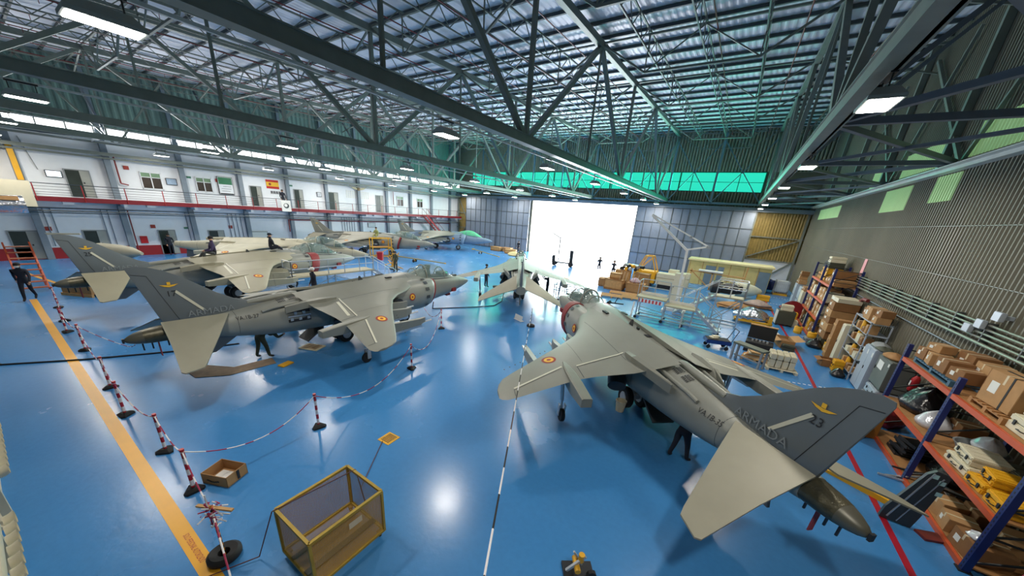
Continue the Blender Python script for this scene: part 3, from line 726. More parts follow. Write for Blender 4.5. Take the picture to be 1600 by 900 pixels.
        for a in (-40, -5, 25, 52, 75):
            ca, sa = math.cos(rad(a)), math.sin(rad(a)); c0 = Vector((4.42-8, s*(.68+.545*ca), 1.54+.735*sa))
            nrm = Vector((0, s*ca, sa)).normalized(); tg = Vector((0, -s*sa, ca)).normalized(); ax = Vector((1, 0, 0))
            p = [c0+nrm*.012+ax*u+tg*v for u, v in ((-.11, -.075), (.11, -.075), (.11, .075), (-.11, .075))]
            MB().add(p, [(0, 1, 2, 3)]).build('blow_in_door', M_hulld, it)
        # front and rear nozzles
        for (xn, yn, zn, sc_) in ((6.15, 1.02, 1.38, 1.0), (8.45, .88, 1.4, 1.05)):
            nz = MB().lathe([(.3*sc_, -.16), (.34*sc_, -.1), (.34*sc_, .1), (.28*sc_, .16)], (xn-8, s*yn, zn), 18, 'Y').build('nozzle', M_hulld, t, smooth=40)
            MB().tube((xn-8, s*(yn+.04), zn), (xn-8+.42, s*(yn+.22), zn-.3), .27*sc_, .24*sc_, 16).build('nozzle_duct', M_hulld, nz, smooth=40)
    # fuselage side roundels
    for s in (-1, 1):
        def sf(u, v, s=s):
            a = math.asin(max(-1, min(1, (v-1.54)/.73))); return (u-8, s*(.68+.545*math.cos(a)), v)
        roundel(sf, 5.4, 1.62, .17, t)
    # canopy, windscreen, cockpit
    cp = [(1.5, 1.99, .1, .04), (1.8, 2.0, .28, .2), (2.2, 2.02, .37, .42), (2.6, 2.05, .4, .6), (3.05, 2.08, .42, .7), (3.5, 2.12, .42, .68), (3.95, 2.16, .4, .58), (4.35, 2.2, .34, .44), (4.7, 2.26, .24, .3)]
    gm = M_canopyg if canopy == 'green' else M_canopy
    b = MB(); n = 13
    b.loft([[(x-8, hw*math.cos(PI*i/(n-1)), z+h_*math.sin(PI*i/(n-1))**.9) for i in range(n)] for x, z, hw, h_ in cp], False, False, closed=False)
    cn = b.build('canopy', gm, t, smooth=60)
    b = MB()
    for x, wd in ((2.42, .07), (3.72, .09), (4.3, .05)):
        z, hw, h_ = [interp(cp, x, k) for k in (1, 2, 3)]
        for i in range(n-1):
            a0, a1 = PI*i/(n-1), PI*(i+1)/(n-1)
            P = lambda a: (x-8, (hw+.01)*math.cos(a), z+(h_+.01)*max(0, math.sin(a))**.9)
            b.bar(P(a0), P(a1), .03, wd) if False else b.tube(P(a0), P(a1), wd*.4, n=5)
    for s in (-1, 1): b.path([(x-8, s*hw, z) for x, z, hw, h_ in cp], .03, 6)
    b.build('canopy_frame', hm, cn)
    b = MB(); b.loft([[(x-8, hw*math.cos(2*PI*i/14), z+.02*math.sin(2*PI*i/14)) for i in range(14)] for x, hw, z in ((1.9, .2, 2.06), (2.4, .34, 2.13), (3.6, .36, 2.26), (3.9, .3, 2.32))])
    ck = b.build('cockpit', M_stencil, t)  # black shape on the closed hull paints the shade of the cavity
    b = MB(); b.box((3.35-8, 0, 2.36), (.16, .36, .62), Matrix.Rotation(rad(12), 3, 'Y')).box((3.28-8, 0, 2.66), (.14, .26, .16)).box((2.25-8, 0, 2.2), (.5, .42, .2)); b.build('ejection_seat', M_olive, ck)
    MB().loft([[(x-8, hw*math.cos(PI*i/8), 2.02+h_*math.sin(PI*i/8)) for i in range(9)] for x, hw, h_ in ((3.75, .39, .6), (4.1, .37, .53), (4.45, .3, .42), (4.9, .2, .42), (5.4, .08, .4))], True, True).build('canopy_fairing', hm, t, smooth=50)
    # nose details
    b = MB(); b.box((1.3-8, 0, 1.99), (.34, .2, .08)).tube((1.55-8, .1, 2.02), (1.5-8, .12, 2.22), .01, n=5); b.build('nose_sensor', M_hulld, t)
    if cover: MB().box((1.95-8, .0, 1.02), (.3, .5, .12)).box((1.75-8, -.46, 1.3), (.3, .1, .18)).box((1.75-8, .46, 1.3), (.3, .1, .18)).build('sensor_cover', M_cover, t)
    # wings
    for s in (-1, 1):
        wg_ = wing_mesh(s).build('wing', wm, t, smooth=30)
        fz = lambda x, y, s=s: (x-8, s*y, wing_z(x, y)+.006)
        b = MB()
        def strip(p, q, wd):
            p = Vector(p); q = Vector(q); d = (q-p); nn = Vector((-d.y, d.x)).normalized()*wd/2; K = 8
            for i in range(K):
                a = p+d*i/K; c_ = p+d*(i+1)/K
                b.add([fz(*(a-nn)), fz(*(c_-nn)), fz(*(c_+nn)), fz(*(a+nn))], [(0, 1, 2, 3)])
        strip((9.05, 2.5), (8.82, 1.1), .05); strip((9.6, 4.25), (8.98, 2.88), .06)
        if s > 0: strip((9.25, 2.35), (9.0, 1.3), .1)
        b.build('light_stripe', M_strip, wg_)
        b = MB(); strip((9.09, 2.5), (8.86, 1.1), .018); strip((9.64, 4.25), (9.03, 2.9), .018); strip((9.08, 2.5), (9.62, 2.5), .02); strip((9.65, 4.26), (9.9, 4.26), .015); strip((7.6, 2.3), (8.9, 2.3), .01); strip((6.2, 1.2), (9.2, 1.2), .012)
        for q in range(9): b.box(fz(7.75+.09*q, 3.0+.165*q), (.03, .03, .012))
        b.build('wing_panel_line', M_hulld, wg_)
        roundel(fz, 8.5, 3.1, .2, wg_)
        # vortex fence and flap fairings
        r = []
        for x, wd, zt, zb in ((8.75, .04, 1.79, 1.6), (9.0, .1, 1.79, 1.52), (9.35, .13, 1.78, 1.46), (9.8, .14, 1.75, 1.42), (10.5, .13, 1.68, 1.46)):
            r.append([(x-8, s*(2.75-wd), zb), (x-8, s*(2.75+wd), zb), (x-8, s*(2.75+wd), zt-.02), (x-8, s*(2.75+wd*.7), zt), (x-8, s*(2.75-wd*.7), zt), (x-8, s*(2.75-wd), zt-.02)])
        MB().loft(r).build('outrigger_fairing', wm, t)
        r = []
        for x, y, wd, zt in ((8.9, 1.0, .1, 2.21), (9.3, .98, .16, 2.24), (9.9, .88, .14, 2.2), (10.5, .7, .03, 2.06)):
            r.append([(x-8, s*(y-wd), zt-.25), (x-8, s*(y+wd), zt-.25), (x-8, s*(y+wd*.9), zt-.03), (x-8, s*(y), zt)])
        MB().loft(r).build('flap_fairing', wm, t)
        # outrigger undercarriage
        if wheels:
            og = MB().tube((8.75-8, s*2.72, 1.5), (8.8-8, s*2.64, .62), .055).tube((8.8-8, s*2.64, .62), (8.86-8, s*2.62, .22), .035).tube((8.6-8, s*2.7, 1.3), (8.8-8, s*2.64, .7), .025).bx(8.76-8, 8.9-8, s*2.62-.1, s*2.62-.07, .16, .5).bx(8.76-8, 8.9-8, s*2.62+.07, s*2.62+.1, .16, .5).build('outrigger_leg', M_alu, t)
            wheel(og, 8.88-8, s*2.62, .19, .11, 'outrigger_wheel')
        if pylons:
            for (yy, x0, x1, zl) in ((1.75, 6.2, 8.9, .55), (2.35, 6.5, 9.0, .5), (3.35, 6.7, 9.3, .38)):
                r = []; zt = wzc(yy)-.02
                for x, wd, dz in ((x0, .03, .8), (x0+.3, .075, 1), (x1-.6, .075, 1), (x1, .03, .8)):
                    zb = zt-zl*dz
                    top = zt if x > interp(LE, yy)+.1 else zt-zl*.35
                    r.append([(x-8, s*(yy-wd), zb), (x-8, s*(yy+wd), zb), (x-8, s*(yy+wd), top), (x-8, s*(yy-wd), top)])
                py_ = MB().loft(r).build('pylon', wm, t)
                MB().bx(x0+.2-8, x1-.4-8, s*yy-.05, s*yy+.05, zt-zl-.09, zt-zl+.0).tube((x0-.35-8, s*yy, zt-zl+.06), (x0+1.2-8, s*yy, zt-zl+.06), .035, n=8).build('launch_rail', M_alu, py_)
    # ram details on the back
    b = MB(); b.prism([(7.0-8, 2.38), (7.25-8, 2.38), (7.22-8, 2.6), (7.15-8, 2.6)], 'Y', -.012, .012); b.build('blade_aerial', M_hulld, t)
    b = MB(); b.box((6.0-8, .35, fus_top(6, .35)+.02), (.3, .12, .04)).box((5.95-8, -.35, fus_top(6, .35)+.02), (.34, .1, .05)).box((8.0-8, .1, fus_top(8, .1)+.008), (.2, .16, .02)).box((7.5-8, .05, fus_top(7.5, .05)+.03), (.1, .06, .08)); b.build('access_fitting', M_stencil, fu)
    # fin, rudder
    if fin:
        def fin_half(x, z): return .075*max(.2, (3.7-z)/1.6)
        n = len(FIN); vs = []
        for s in (-1, 1): vs += [(x-8, s*fin_half(x, z)*(.35 if i < 10 else .5 if i in (10, 11, 12) else 1), z) for i, (x, z) in enumerate(FIN)]
        cxz = [(12.0, 2.3), (12.6, 2.5), (13.0, 2.9), (13.25, 3.25)]
        b = MB(); b.add(vs, [(i, (i+1) % n, n+(i+1) % n, n+i) for i in range(n)])
        # broad flat cheeks
        inner = [(10.9, 2.12), (11.5, 2.22), (12.0, 2.5), (12.5, 2.9), (12.95, 3.22), (13.35, 3.42), (13.6, 3.44), (13.2, 2.0), (12.0, 1.98)]
        bm_ = bmesh.new()
        b2 = MB(); 
        for s in (-1, 1):
            o_ = [(x-8, s*fin_half(x, z)*(.35 if i < 10 else .5 if i in (10, 11, 12) else 1), z) for i, (x, z) in enumerate(FIN)]
            i_ = [(x-8, s*fin_half(x, z), z) for x, z in inner]
            import mathutils
            from mathutils.geometry import delaunay_2d_cdt
            pts = [Vector((p[0], p[2])) for p in o_+i_]
            no = len(o_); edges = [(k, (k+1) % no) for k in range(no)]
            res = delaunay_2d_cdt(pts, edges, [], 1, 1e-5)
            b.add([(o_+i_)[k] for k in range(len(pts))], [list(f) for f in res[2]])
        bm_.free()
        fn_ = b.build('fin', fm, t, smooth=50)
        b = MB()
        RX = [(12.94, 1.9), (13.38, 3.3), (13.66, 3.36)]
        for s in (-1, 1):
            for p, q in zip(RX, RX[1:]):
                P = Vector((p[0]-8, s*(fin_half(*p)+.004), p[1])); Q = Vector((q[0]-8, s*(fin_half(*q)+.004), q[1])); b.bar(P, Q, .012, .008)
        b.build('rudder_line', M_stencil, fn_)
        b = MB()
        for s in (-1, 1):
            P = [(12.88, 2.86), (12.36, 2.2), (12.42, 2.17), (12.94, 2.82)]
            b.add([(x-8, s*(fin_half(x, z)+.016), z) for x, z in P], [(0, 1, 2, 3)])
        b.build('light_stripe', M_strip, fn_)
        for s in (-1, 1):
            d = 1 if s < 0 else -1   # reading direction: forward is -x ; port side reads aft-wards
            if num: lettering('tail_number', num, .22, lambda u, v: (13.0-8+u*d, s*(fin_half(13, 2.77+v)+.016), 2.77+v), M_stencil, fn_)
            lettering('service_name', 'ARMADA', .26, lambda u, v: (12.22-8+u*d, s*(fin_half(12.2, 2.06+v)+.022), 2.13+v), M_ghost, fn_, 1.05)
            b = MB(); f_ = fin_half(13.05, 3.05)+.018
            b.add([(13.0+u-8, s*f_, 3.0+v) for u, v in ((-.2, .035), (0, .01), (.2, .035), (.1, -.02), (0, -.045), (-.1, -.02))], [(0, 1, 5), (1, 2, 3), (1, 3, 4, 5)])
            b.add([(13.0+u-8, s*(f_+.002), 3.0+v) for u, v in ((-.035, .02), (.035, .02), (.035, .1), (-.035, .1))], [(0, 1, 2, 3)])
            b.build('winged_emblem', M_ryel, fn_)
    else:
        MB().prism([(11.0, 2.1), (13.0, 2.0), (12.9, 1.9), (11.0, 2.0)], 'Y', -.05, .05) .build('fin_stub', hm, t)
        for v in bpy.data.objects[-1:]: pass
    if serial:
        for s in (-1, 1):
            d = 1 if s < 0 else -1
            lettering('serial_number', serial, .155, lambda u, v: (11.5-8+u*d, s*(fus_y(11.5+u*d, 1.84+v)+.02), 1.84+v), M_stencil, fu, 1.0)
            MB().add([(11.98+u-8, s*(fus_y(11.98, 1.93)+.006), 1.9+v) for u, v in ((0, -.05), (.07, -.05), (.07, .06), (0, .06))], [(0, 1, 2, 3)]).build('rescue_mark', M_stencil, fu)
    # ventral fin
    MB().prism([(11.6-8, 1.25), (12.7-8, 1.45), (12.85-8, .8), (12.35-8, .78)], 'Y', -.03, .03).build('ventral_fin', fm, t)
    # stabilators
    if stab:
        for s in (-1, 1):
            pl = [(11.9, .28), (12.5, 1.2), (13.12, 2.12), (13.22, 2.24), (13.6, 2.28), (13.66, 2.22), (13.5, 1.2), (13.4, .22)]
            b = MB(); zz = lambda y: 1.99-.385*(y-.4)
            n = len(pl); top = [(x-8, s*y, zz(y)+(.0)) for x, y in pl]; bot = [(x-8, s*y, zz(y)-.03) for x, y in pl]
            ci = [(12.45-8, s*.4, zz(.4)+.05), (12.95-8, s*1.3, zz(1.3)+.035), (13.3-8, s*2.0, zz(2.0)+.02)]
            cb = [(p[0], p[1], p[2]-.1) for p in ci]
            vs = top+bot+ci+cb
            fs = [(i, (i+1) % n, n+(i+1) % n, n+i) for i in range(n)]
            T = 2*n; B_ = 2*n+3
            for base, c0 in ((0, T), (n, B_)):
                fs += [(base+0, base+1, c0+1, c0), (base+1, base+2, c0+2, c0+1), (base+2, base+3, c0+2), (base+3, base+4, c0+2), (base+4, base+5, c0+2), (base+5, base+6, c0+1, c0+2), (base+6, base+7, c0, c0+1), (base+7, base+0, c0)]
            cs_, sn_ = math.cos(rad(sdefl)), math.sin(rad(sdefl)); px_, pz_ = 12.7-8, 1.95
            vs = [(px_+(p[0]-px_)*cs_+(p[2]-pz_)*sn_, p[1], pz_-(p[0]-px_)*sn_+(p[2]-pz_)*cs_) for p in vs]
            b.add(vs, fs); b.build('stabilator', M_stab if not wing_m else wing_m, t, smooth=40)
    # undercarriage
    if wheels:
        ng = MB().tube((4.7-8, 0, 1.2), (4.85-8, 0, .55), .07).tube((4.85-8, 0, .55), (4.9-8, 0, .33), .05).bx(4.8-8, 5.0-8, -.17, -.13, .25, .62).bx(4.8-8, 5.0-8, .13, .17, .25, .62).bx(4.8-8, 5.0-8, -.17, .17, .56, .62).tube((4.2-8, 0, 1.0), (4.8-8, 0, .7), .03).build('nose_gear', M_alu, t)
        w_ = wheel(ng, 4.92-8, 0, .33, .2, 'nose_wheel'); MB().lathe([(.16, -.12), (.18, -.1), (.18, .1), (.16, .12)], (4.92-8, 0, .33), 14, 'Y').build('nose_wheel_hub', M_alu, ng)
        mg = MB().tube((7.9-8, 0, 1.1), (8.19-8, 0, .36), .09).bx(8.1-8, 8.28-8, -.2, .2, .3, .42).tube((8.6-8, 0, 1.0), (8.2-8, 0, .5), .04).build('main_gear', M_alu, t)
        for s in (-1, 1):
            wheel(mg, 8.19-8, s*.27, .34, .2, 'main_wheel'); MB().lathe([(.16, -.12), (.18, -.1), (.18, .1), (.16, .12)], (8.19-8, s*.27, .34), 14, 'Y').build('main_wheel_hub', M_alu, mg)
    # belly strakes and hanging airbrake, open gear doors
    for s in (-1, 1):
        MB().prism([(5.8-8, .92), (8.0-8, .92), (7.9-8, .62), (6.1-8, .66)], 'Y', s*.5-.03, s*.5+.03).build('belly_strake', hm, t)
    MB().add([(9.1-8, -.35, .9), (9.1-8, .35, .9), (9.75-8, .32, .48), (9.75-8, -.32, .48), (9.1-8, -.35, .84), (9.1-8, .35, .84), (9.72-8, .32, .43), (9.72-8, -.32, .43)], [(0, 1, 2, 3), (7, 6, 5, 4), (0, 4, 5, 1), (1, 5, 6, 2), (2, 6, 7, 3), (3, 7, 4, 0)]).build('air_brake', M_hulld, t)
    if bay:
        # two open equipment bays on the side, their shade painted as a black patch under the kit
        for s in (1,):
            b = MB(); q = [(9.72, 1.44), (10.42, 1.44), (10.42, 1.84), (9.72, 1.84)]
            b.add([(x-8, s*(fus_y(x, z)+.012), z) for x, z in q], [(0, 1, 2, 3)]); bo = b.build('equipment_bay', M_stencil, t)
            b = MB()
            for i in range(5):
                x = 9.8+i*.13; z = 1.52+.2*(i % 2); b.box((x-8, s*(fus_y(x, z)+.02), z+.02), (.09, .03, .1))
            b.add([(x-8, s*(fus_y(x, z)+.03), z) for x, z in ((9.72, 1.62), (10.42, 1.62), (10.42, 1.67), (9.72, 1.67))], [(0, 1, 2, 3)])
            b.build('equipment_box', M_alu, bo)
    # warning streamers under tail cone
    if cover and cone:
        MB().bx(13.5-8, 13.52-8, -.05, .05, 1.05, 1.48).build('warning_streamer', mat('streamer', srgb(150, 60, 70), .7), t)
    return t
J17 = jet('light grey fighter jet number 17 parked behind the chain barrier, nose to the right', (-12.9, 7.524, 1.582), '17', 'VA.1B-27', bay=True)
J23 = jet('light grey fighter jet number 23 in the right foreground, tail towards the viewer', (-1.613, 10.211, 2.319, rad(-1.5)), '23', 'VA.1B-35', band=True)
J25 = jet('grey fighter jet number 25 with pale wings, mechanics sitting on top', (-22.617, 7.168, rad(98.2)), '25', None, wing_m=M_wingpale, band=True)
JM = jet('fighter jet seen from behind, pointing at the bright open door', (-11.65, 19.5, 2.126), None, None, sdefl=20, cone=False, cover=False, pylons=False)
JA = jet('brownish grey fighter jet beside the yellow stand, nose to the right', (-34.8, 23.4, .58), None, None, pylons=True, cover=True, wing_m=mat('jet_wing_brown', srgb(150, 146, 130), .5, var=.1), fin_m=mat('jet_fin_brown', srgb(134, 134, 122), .5, var=.08))
JB = jet('farthest fighter jet, with green covered canopy and bluish nose', (-36.0, 36.0, .532), None, None, canopy='green', cover=False, hull_m=mat('jet_hull_blue', srgb(120, 140, 160), .45, .1, var=.1), fin_m=mat('jet_fin_far', srgb(132, 138, 132), .5, var=.08))
JC = jet('stripped cream primed jet without its fin, behind number 25', (-30.4, 11.4, rad(43)), None, None, fin=False, stab=False, cone=False, cover=False, wing_m=M_cream_jet, hull_m=M_cream_jet, pylons=False)

# ================================================================== FLOOR THINGS NEAR THE JETS
# barrier posts
POSTS = [(-25.2, 1.2), (-22.6, 1.08), (-20.75, .95), (-18.0, 1.05), (-14.05, 1.0), (-11.95, .92), (-9.5, 1.1), (-7.7, 1.08)]
def barrier(x, y, label, rz=0, group='banded barrier posts'):
    t = thing('barrier_post', label, 'barrier post', (x, y, 0), rz, group)
    b = MB(); b.loft([[(.17*k*math.cos(2*PI*i/3+.3+e), .17*k*math.sin(2*PI*i/3+.3+e), z) for i in range(3) for e in (-.22, .22)] for k, z in ((1, 0), (1, .045), (.55, .09))])
    b.build('base', M_black, t)
    MB().tube((0, 0, .08), (0, 0, .93), .03, n=10).build('pole', M_pole, t)
    MB().tube((0, 0, .93), (0, 0, .98), .036, n=10).build('cap', M_red, t)
    return t
for i, (x, y) in enumerate(POSTS): barrier(x, y, 'red and white barrier post beside the yellow line, %s from the far end' % ORD[i], .7*i)
barrier(-7.84, 3.58, 'white and red barrier post alone in the middle of the blue floor', .5)
barrier(-8.65, 7.35, 'red and white barrier post off the wing tip of jet 17', 1.2)
barrier(-10.95, 11.2, 'red and white barrier post in front of the nose wheel of jet 17', .2)
t = thing('chain_stand', 'thin pole on a dark round base left of jet 23', 'barrier post', (-7.9, 14.7, 0))
MB().lathe([(.22, 0), (.2, .1), (.08, .14)], n=14).build('base', M_black, t)
MB().tube((0, 0, .1), (0, 0, 1.0), .025).build('pole', M_alu, t)
def chain(name, label, pts, sag=.25, seg=.3, r=.012, cat='barrier chain', dark=False):
    b = MB(); acc = 0
    for a, c_ in zip(pts, pts[1:]):
        a = Vector(a); c_ = Vector(c_); L = (c_-a).length; n = max(4, int(L/.15)); P = []
        for i in range(n+1):
            t_ = i/n; p = a.lerp(c_, t_); p.z -= sag*L/4*4*t_*(1-t_); p.z = max(p.z, .02); P.append(p)
        for i in range(n):
            b.m(int(acc/seg) % 2); b.tube(P[i], P[i+1], r, n=5); acc += (P[i+1]-P[i]).length
    return tag(b.build(name, [M_chainw, M_hair if dark else M_chainr]), label, cat)
T_ = .92
chain('barrier_chain', 'red and white chain strung along the posts by the yellow line', [(x, y, T_) for x, y in POSTS]+[(-5.82, .93, .9)], .45)
chain('barrier_chain', 'long sagging red and white chain around jet 17', [(-7.7, 1.08, T_), (-7.84, 3.58, T_), (-8.65, 7.35, T_), (-10.95, 11.2, T_), (-13.6, 12.4, .6)], .75)
chain('barrier_chain', 'red and white tape tied from a post to the tail of jet 17', [(-18.0, 1.05, T_), (-15.7, 1.75, .6), (-13.6, 1.7, 1.3)], .1)
chain('barrier_chain', 'hanging end of the chain by the tyre stand', [(-5.82, .93, .9), (-4.0, .62, .8), (-3.0, .35, .75)], .1)
chain('barrier_tape', 'black and white tape running past the wing tip of jet 23', [(-7.9, 14.7, .98), (-.96, 1.43, 3.0), (-.87, 1.28, 3.1)], .012, .09, .01, 'barrier tape', True)
chain('barrier_tape', 'red and white tape crossing the bottom right corner', [(4.05, 6.3, .9), (5.4, 7.9, 1.2)], .02, .09, .02, 'barrier tape')
# tyre stand
t = thing('tyre_stand', 'pole standing in an old tyre with tangled chain and a crossbar', 'stand', (-5.66, .9, 0))
MB().lathe([(.08, .02), (.18, 0), (.225, .04), (.225, .1), (.18, .14), (.08, .12), (.07, .07), (.08, .02)], n=24).build('tyre', M_black, t, smooth=50)
MB().tube((0, 0, .05), (-.1, .02, 1.0), .02).build('pole', stripes('hazard_bands', (.02, .02, .02), srgb(220, 140, 40), 2, .1), t)
MB().bar((-.35, -.08, .93), (.16, .2, .93), .05, .03).build('crossbar', M_wood, t)
b = MB(); rnd = random.Random(4)
for i in range(46):
    p = Vector((-.1+rnd.gauss(0, .06), .02+rnd.gauss(0, .06), .9+rnd.gauss(0, .08)-.2*(i % 4 == 0))); q = p+Vector((rnd.gauss(0, .06), rnd.gauss(0, .06), rnd.gauss(0, .07)))
    b.m(i % 2).tube(p, q, .011, n=5)
b.build('tangled_chain', [M_chainw, M_chainr], t)
# mesh cage trolley
M_cage = mat('cage_yellow', srgb(176, 146, 52), .55, .2, var=.25, scale=5)
M_mesh = bpy.data.materials.new('perforated_sheet'); M_mesh.use_nodes = True
nt = M_mesh.node_tree; pb = nt.nodes['Principled BSDF']; pb.inputs['Base Color'].default_value = (*srgb(178, 136, 58), 1); pb.inputs['Roughness'].default_value = .55
_tc = nt.nodes.new('ShaderNodeTexCoord'); _sp = nt.nodes.new('ShaderNodeSeparateXYZ'); nt.links.new(_tc.outputs['Object'], _sp.inputs[0])
def _mm(op, a, b_=None):
    n = nt.nodes.new('ShaderNodeMath'); n.operation = op
    for k, v in enumerate((a, b_)):
        if v is None: continue
        if isinstance(v, (int, float)): n.inputs[k].default_value = v
        else: nt.links.new(v, n.inputs[k])
    return n.outputs[0]
_u = _mm('ADD', _sp.outputs[0], _sp.outputs[1]); _w = _mm('ADD', _mm('SUBTRACT', _sp.outputs[0], _sp.outputs[1]), _sp.outputs[2])
_h = _mm('ABSOLUTE', _mm('MULTIPLY', _mm('SINE', _mm('MULTIPLY', _u, 170.0)), _mm('SINE', _mm('MULTIPLY', _w, 170.0))))
nt.links.new(_mm('LESS_THAN', _h, .5), pb.inputs['Alpha'])
t = thing('mesh_cage_trolley', 'open yellow framed mesh cage trolley in the front of the blue floor', 'cage trolley', (-4.44, 2.04, 0))
W2, D2 = .485, .59
b = MB()
for x in (-W2, W2):
    for y in (-D2, D2): b.bar((x, y, .12), (x, y, 1.0), .04)
for z in (.14, 1.0):
    for x in (-W2, W2): b.bar((x, -D2, z), (x, D2, z), .045)
    for y in (-D2, D2): b.bar((-W2, y, z), (W2, y, z), .045)
b.build('frame', M_cage, t)
for nm, p, q in (('left', (-W2, -D2), (-W2, D2)), ('right', (W2, -D2), (W2, D2)), ('near', (-W2, -D2), (W2, -D2)), ('far', (-W2, D2), (W2, D2))):
    b = MB(); b.quad((p[0], p[1], .15), (q[0], q[1], .15), (q[0], q[1], .98), (p[0], p[1], .98)); b.build('mesh_side', M_mesh, t)
MB().quad((-W2, -D2, .15), (W2, -D2, .15), (W2, D2, .15), (-W2, D2, .15)).build('mesh_floor', M_mesh, t)
MB().bar((-.2, -D2, .17), (-.2, D2, .17), .07, .03).bar((.2, -D2, .17), (.2, D2, .17), .1, .03).build('floor_slats', M_dark, t)
for x in (-W2+.06, W2-.06):
    for y in (-D2+.06, D2-.06):
        cst = MB().bx(x-.03, x+.03, y-.03, y+.03, .09, .13).build('caster', M_dark, t); MB().lathe([(.045, -.015), (.05, 0), (.045, .015)], (x, y, .05), 12, 'Y').build('caster_wheel', M_black, cst)
MB().add([(W2+.024, -.02, .86), (W2+.024, .2, .86), (W2+.024, .2, .74), (W2+.024, -.02, .74)], [(0, 1, 2, 3)]).build('paper_tag', M_tape, t)
ln = MB().path([(-6.1, 4.2, .02), (-5.2, 3.0, .03), (-4.75, 2.8, .1), (-4.72, 2.66, 1.02), (-4.9, 1.4, 1.03), (-5.2, 1.2, .05), (-5.5, .6, .02)], .009, 5).build('thin_hose', mat('hose_brown', srgb(92, 50, 44), .6)); tag(ln, 'thin brown line from the floor drain over the mesh cage', 'hose')
# drain
t = thing('floor_drain', 'yellow square slotted drain cover in the blue floor', 'drain cover', (-6.08, 4.37, 0), rad(3))
MB().bx(-.19, .19, -.19, .19, 0, .008).build('frame', M_yellow, t)
b = MB()
for i in range(7): b.bx(-.13, .13, -.13+i*.042, -.13+i*.042+.018, .008, .011)
b.build('slots', M_stencil, t)
# cardboard box, open
def open_box(name, label, loc, rz, L, W, H, m=None, group=None, flaps=True, content=None):
    t = thing(name, label, 'cardboard box', loc, rz, group); m = m or M_card; th = .012
    b = MB(); b.bx(-L/2, L/2, -W/2, W/2, 0, th)
    b.bx(-L/2, L/2, -W/2, -W/2+th, 0, H).bx(-L/2, L/2, W/2-th, W/2, 0, H).bx(-L/2, -L/2+th, -W/2, W/2, 0, H).bx(L/2-th, L/2, -W/2, W/2, 0, H)
    b.build('carton', m, t)
    if flaps:
        b = MB()
        for s in (-1, 1):
            b.bar((s*L/2, 0, H), (s*(L/2+H*.25), 0, H-.12*H), .01, W*.95) if False else b.add([(s*L/2, -W/2, H), (s*L/2, W/2, H), (s*(L/2+.35*W), W/2, H+.1*W*s), (s*(L/2+.35*W), -W/2, H+.1*W*s)], [(0, 1, 2, 3)])
        b.build('flap', m, t)
    if content: MB().box((0, 0, H*.5), (L*.7, W*.7, H*.5), .2).build('contents', content, t, bevel=.01)
    return t
bx_ = open_box('cardboard_box', 'open cardboard box with a black arrow mark between the post and the cage', (-7.62, 1.56, 0), rad(24), .58, .44, .24, flaps=False)
MB().bx(-.18, .18, -.15, .12, .03, .06).build('paper', M_label, bx_)
b = MB()
for i in range(6):
    x0 = -.14+i*.045; b.box((x0, -.226, .08+.012*abs(i-2.5)), (.047, .012, .016))
b.box((.295, .02, .13), (.012, .05, .2)); b.build('printed_mark', M_stencil, bx_)
# oil absorbent mat, tray, drip pan
MM = mat('brown_mat', srgb(122, 104, 84), .8, var=.3, scale=6)
mt = MB().prism([(-14.3, 2.55), (-13.1, 2.6), (-12.55, 3.3), (-12.45, 4.6), (-13.0, 4.7), (-13.1, 3.6), (-13.9, 3.1)], 'Z', .004, .016).build('absorbent_mat', MM); tag(mt, 'stained brown mat on the floor under the tail of jet 17', 'mat')
wp = MB().box((-12.1, 4.75, .03), (.26, .42, .05), .3).build('yellow_pad', M_yellow, bevel=.01); tag(wp, 'small yellow pad on the floor below jet 17', 'pad')
tr = thing('drip_tray', 'cream slotted tray on the floor under jet 17', 'tray', (-12.95, 6.1, 0), .4)
MB().bx(-.4, .4, -.28, .28, 0, .04).build('tray', M_cream, tr, bevel=.015)
b = MB()
for i in range(6): b.bx(-.3, .3, -.2+i*.075, -.18+i*.075, .041, .05)
b.build('slats', M_woodd, tr)
bk = thing('bucket', 'cream plastic bucket under the belly of jet 23', 'bucket', (-1.72, 9.55, 0))
MB().lathe([(.12, 0), (.16, .34), (.17, .34), (.17, .36), (.15, .36), (.11, .02)], n=18).build('body', M_cream, bk, smooth=40)
MB().path([(-.16, 0, .34), (-.18, .06, .2), (-.12, .12, .12)], .006).build('handle', M_dark, bk)
hs = MB().path([(-24, -2.5, .02), (-18.1, -.6, .02), (-17.0, .9, .02), (-15.8, 3.0, .02), (-15.2, 4.5, .02)], .03, 8).build('black_cable', M_black); tag(hs, 'black cable crossing the yellow line towards jet 17', 'cable')
hs = MB().path([(-13.2, 12.9, .6), (-13.7, 13.3, .03), (-12.9, 14.4, .03), (-12.2, 15.4, .03), (-11.6, 16.5, .03), (-11.9, 17.8, .03), (-12.0, 18.2, .8)], .025, 8).build('black_cable', M_black); tag(hs, 'green-black cable from the nose of jet 17 to the middle jet', 'cable')
hs = MB().path([(-29.5, 2.6, .02), (-30.6, 2.2, .02), (-31.2, 3.2, .02), (-28.3, 1.9, .02), (-27.6, 2.2, .02), (-26.5, 3.6, .02)], .025, 8).build('black_cable', M_black); tag(hs, 'looped black cable on the floor beyond the walking person', 'cable')
sgn = MB().add([(-.35, 0, .02), (.35, 0, .02), (.35, .06, .3), (-.35, .06, .3)], [(0, 1, 2, 3)]).box((0, .05, .02), (.7, .2, .02)).build('folded_paper_sign', M_whitem); place(sgn, (-8.95, 15.1, 0), -.4); tag(sgn, 'white folded sign on the floor behind the middle jet', 'sign')
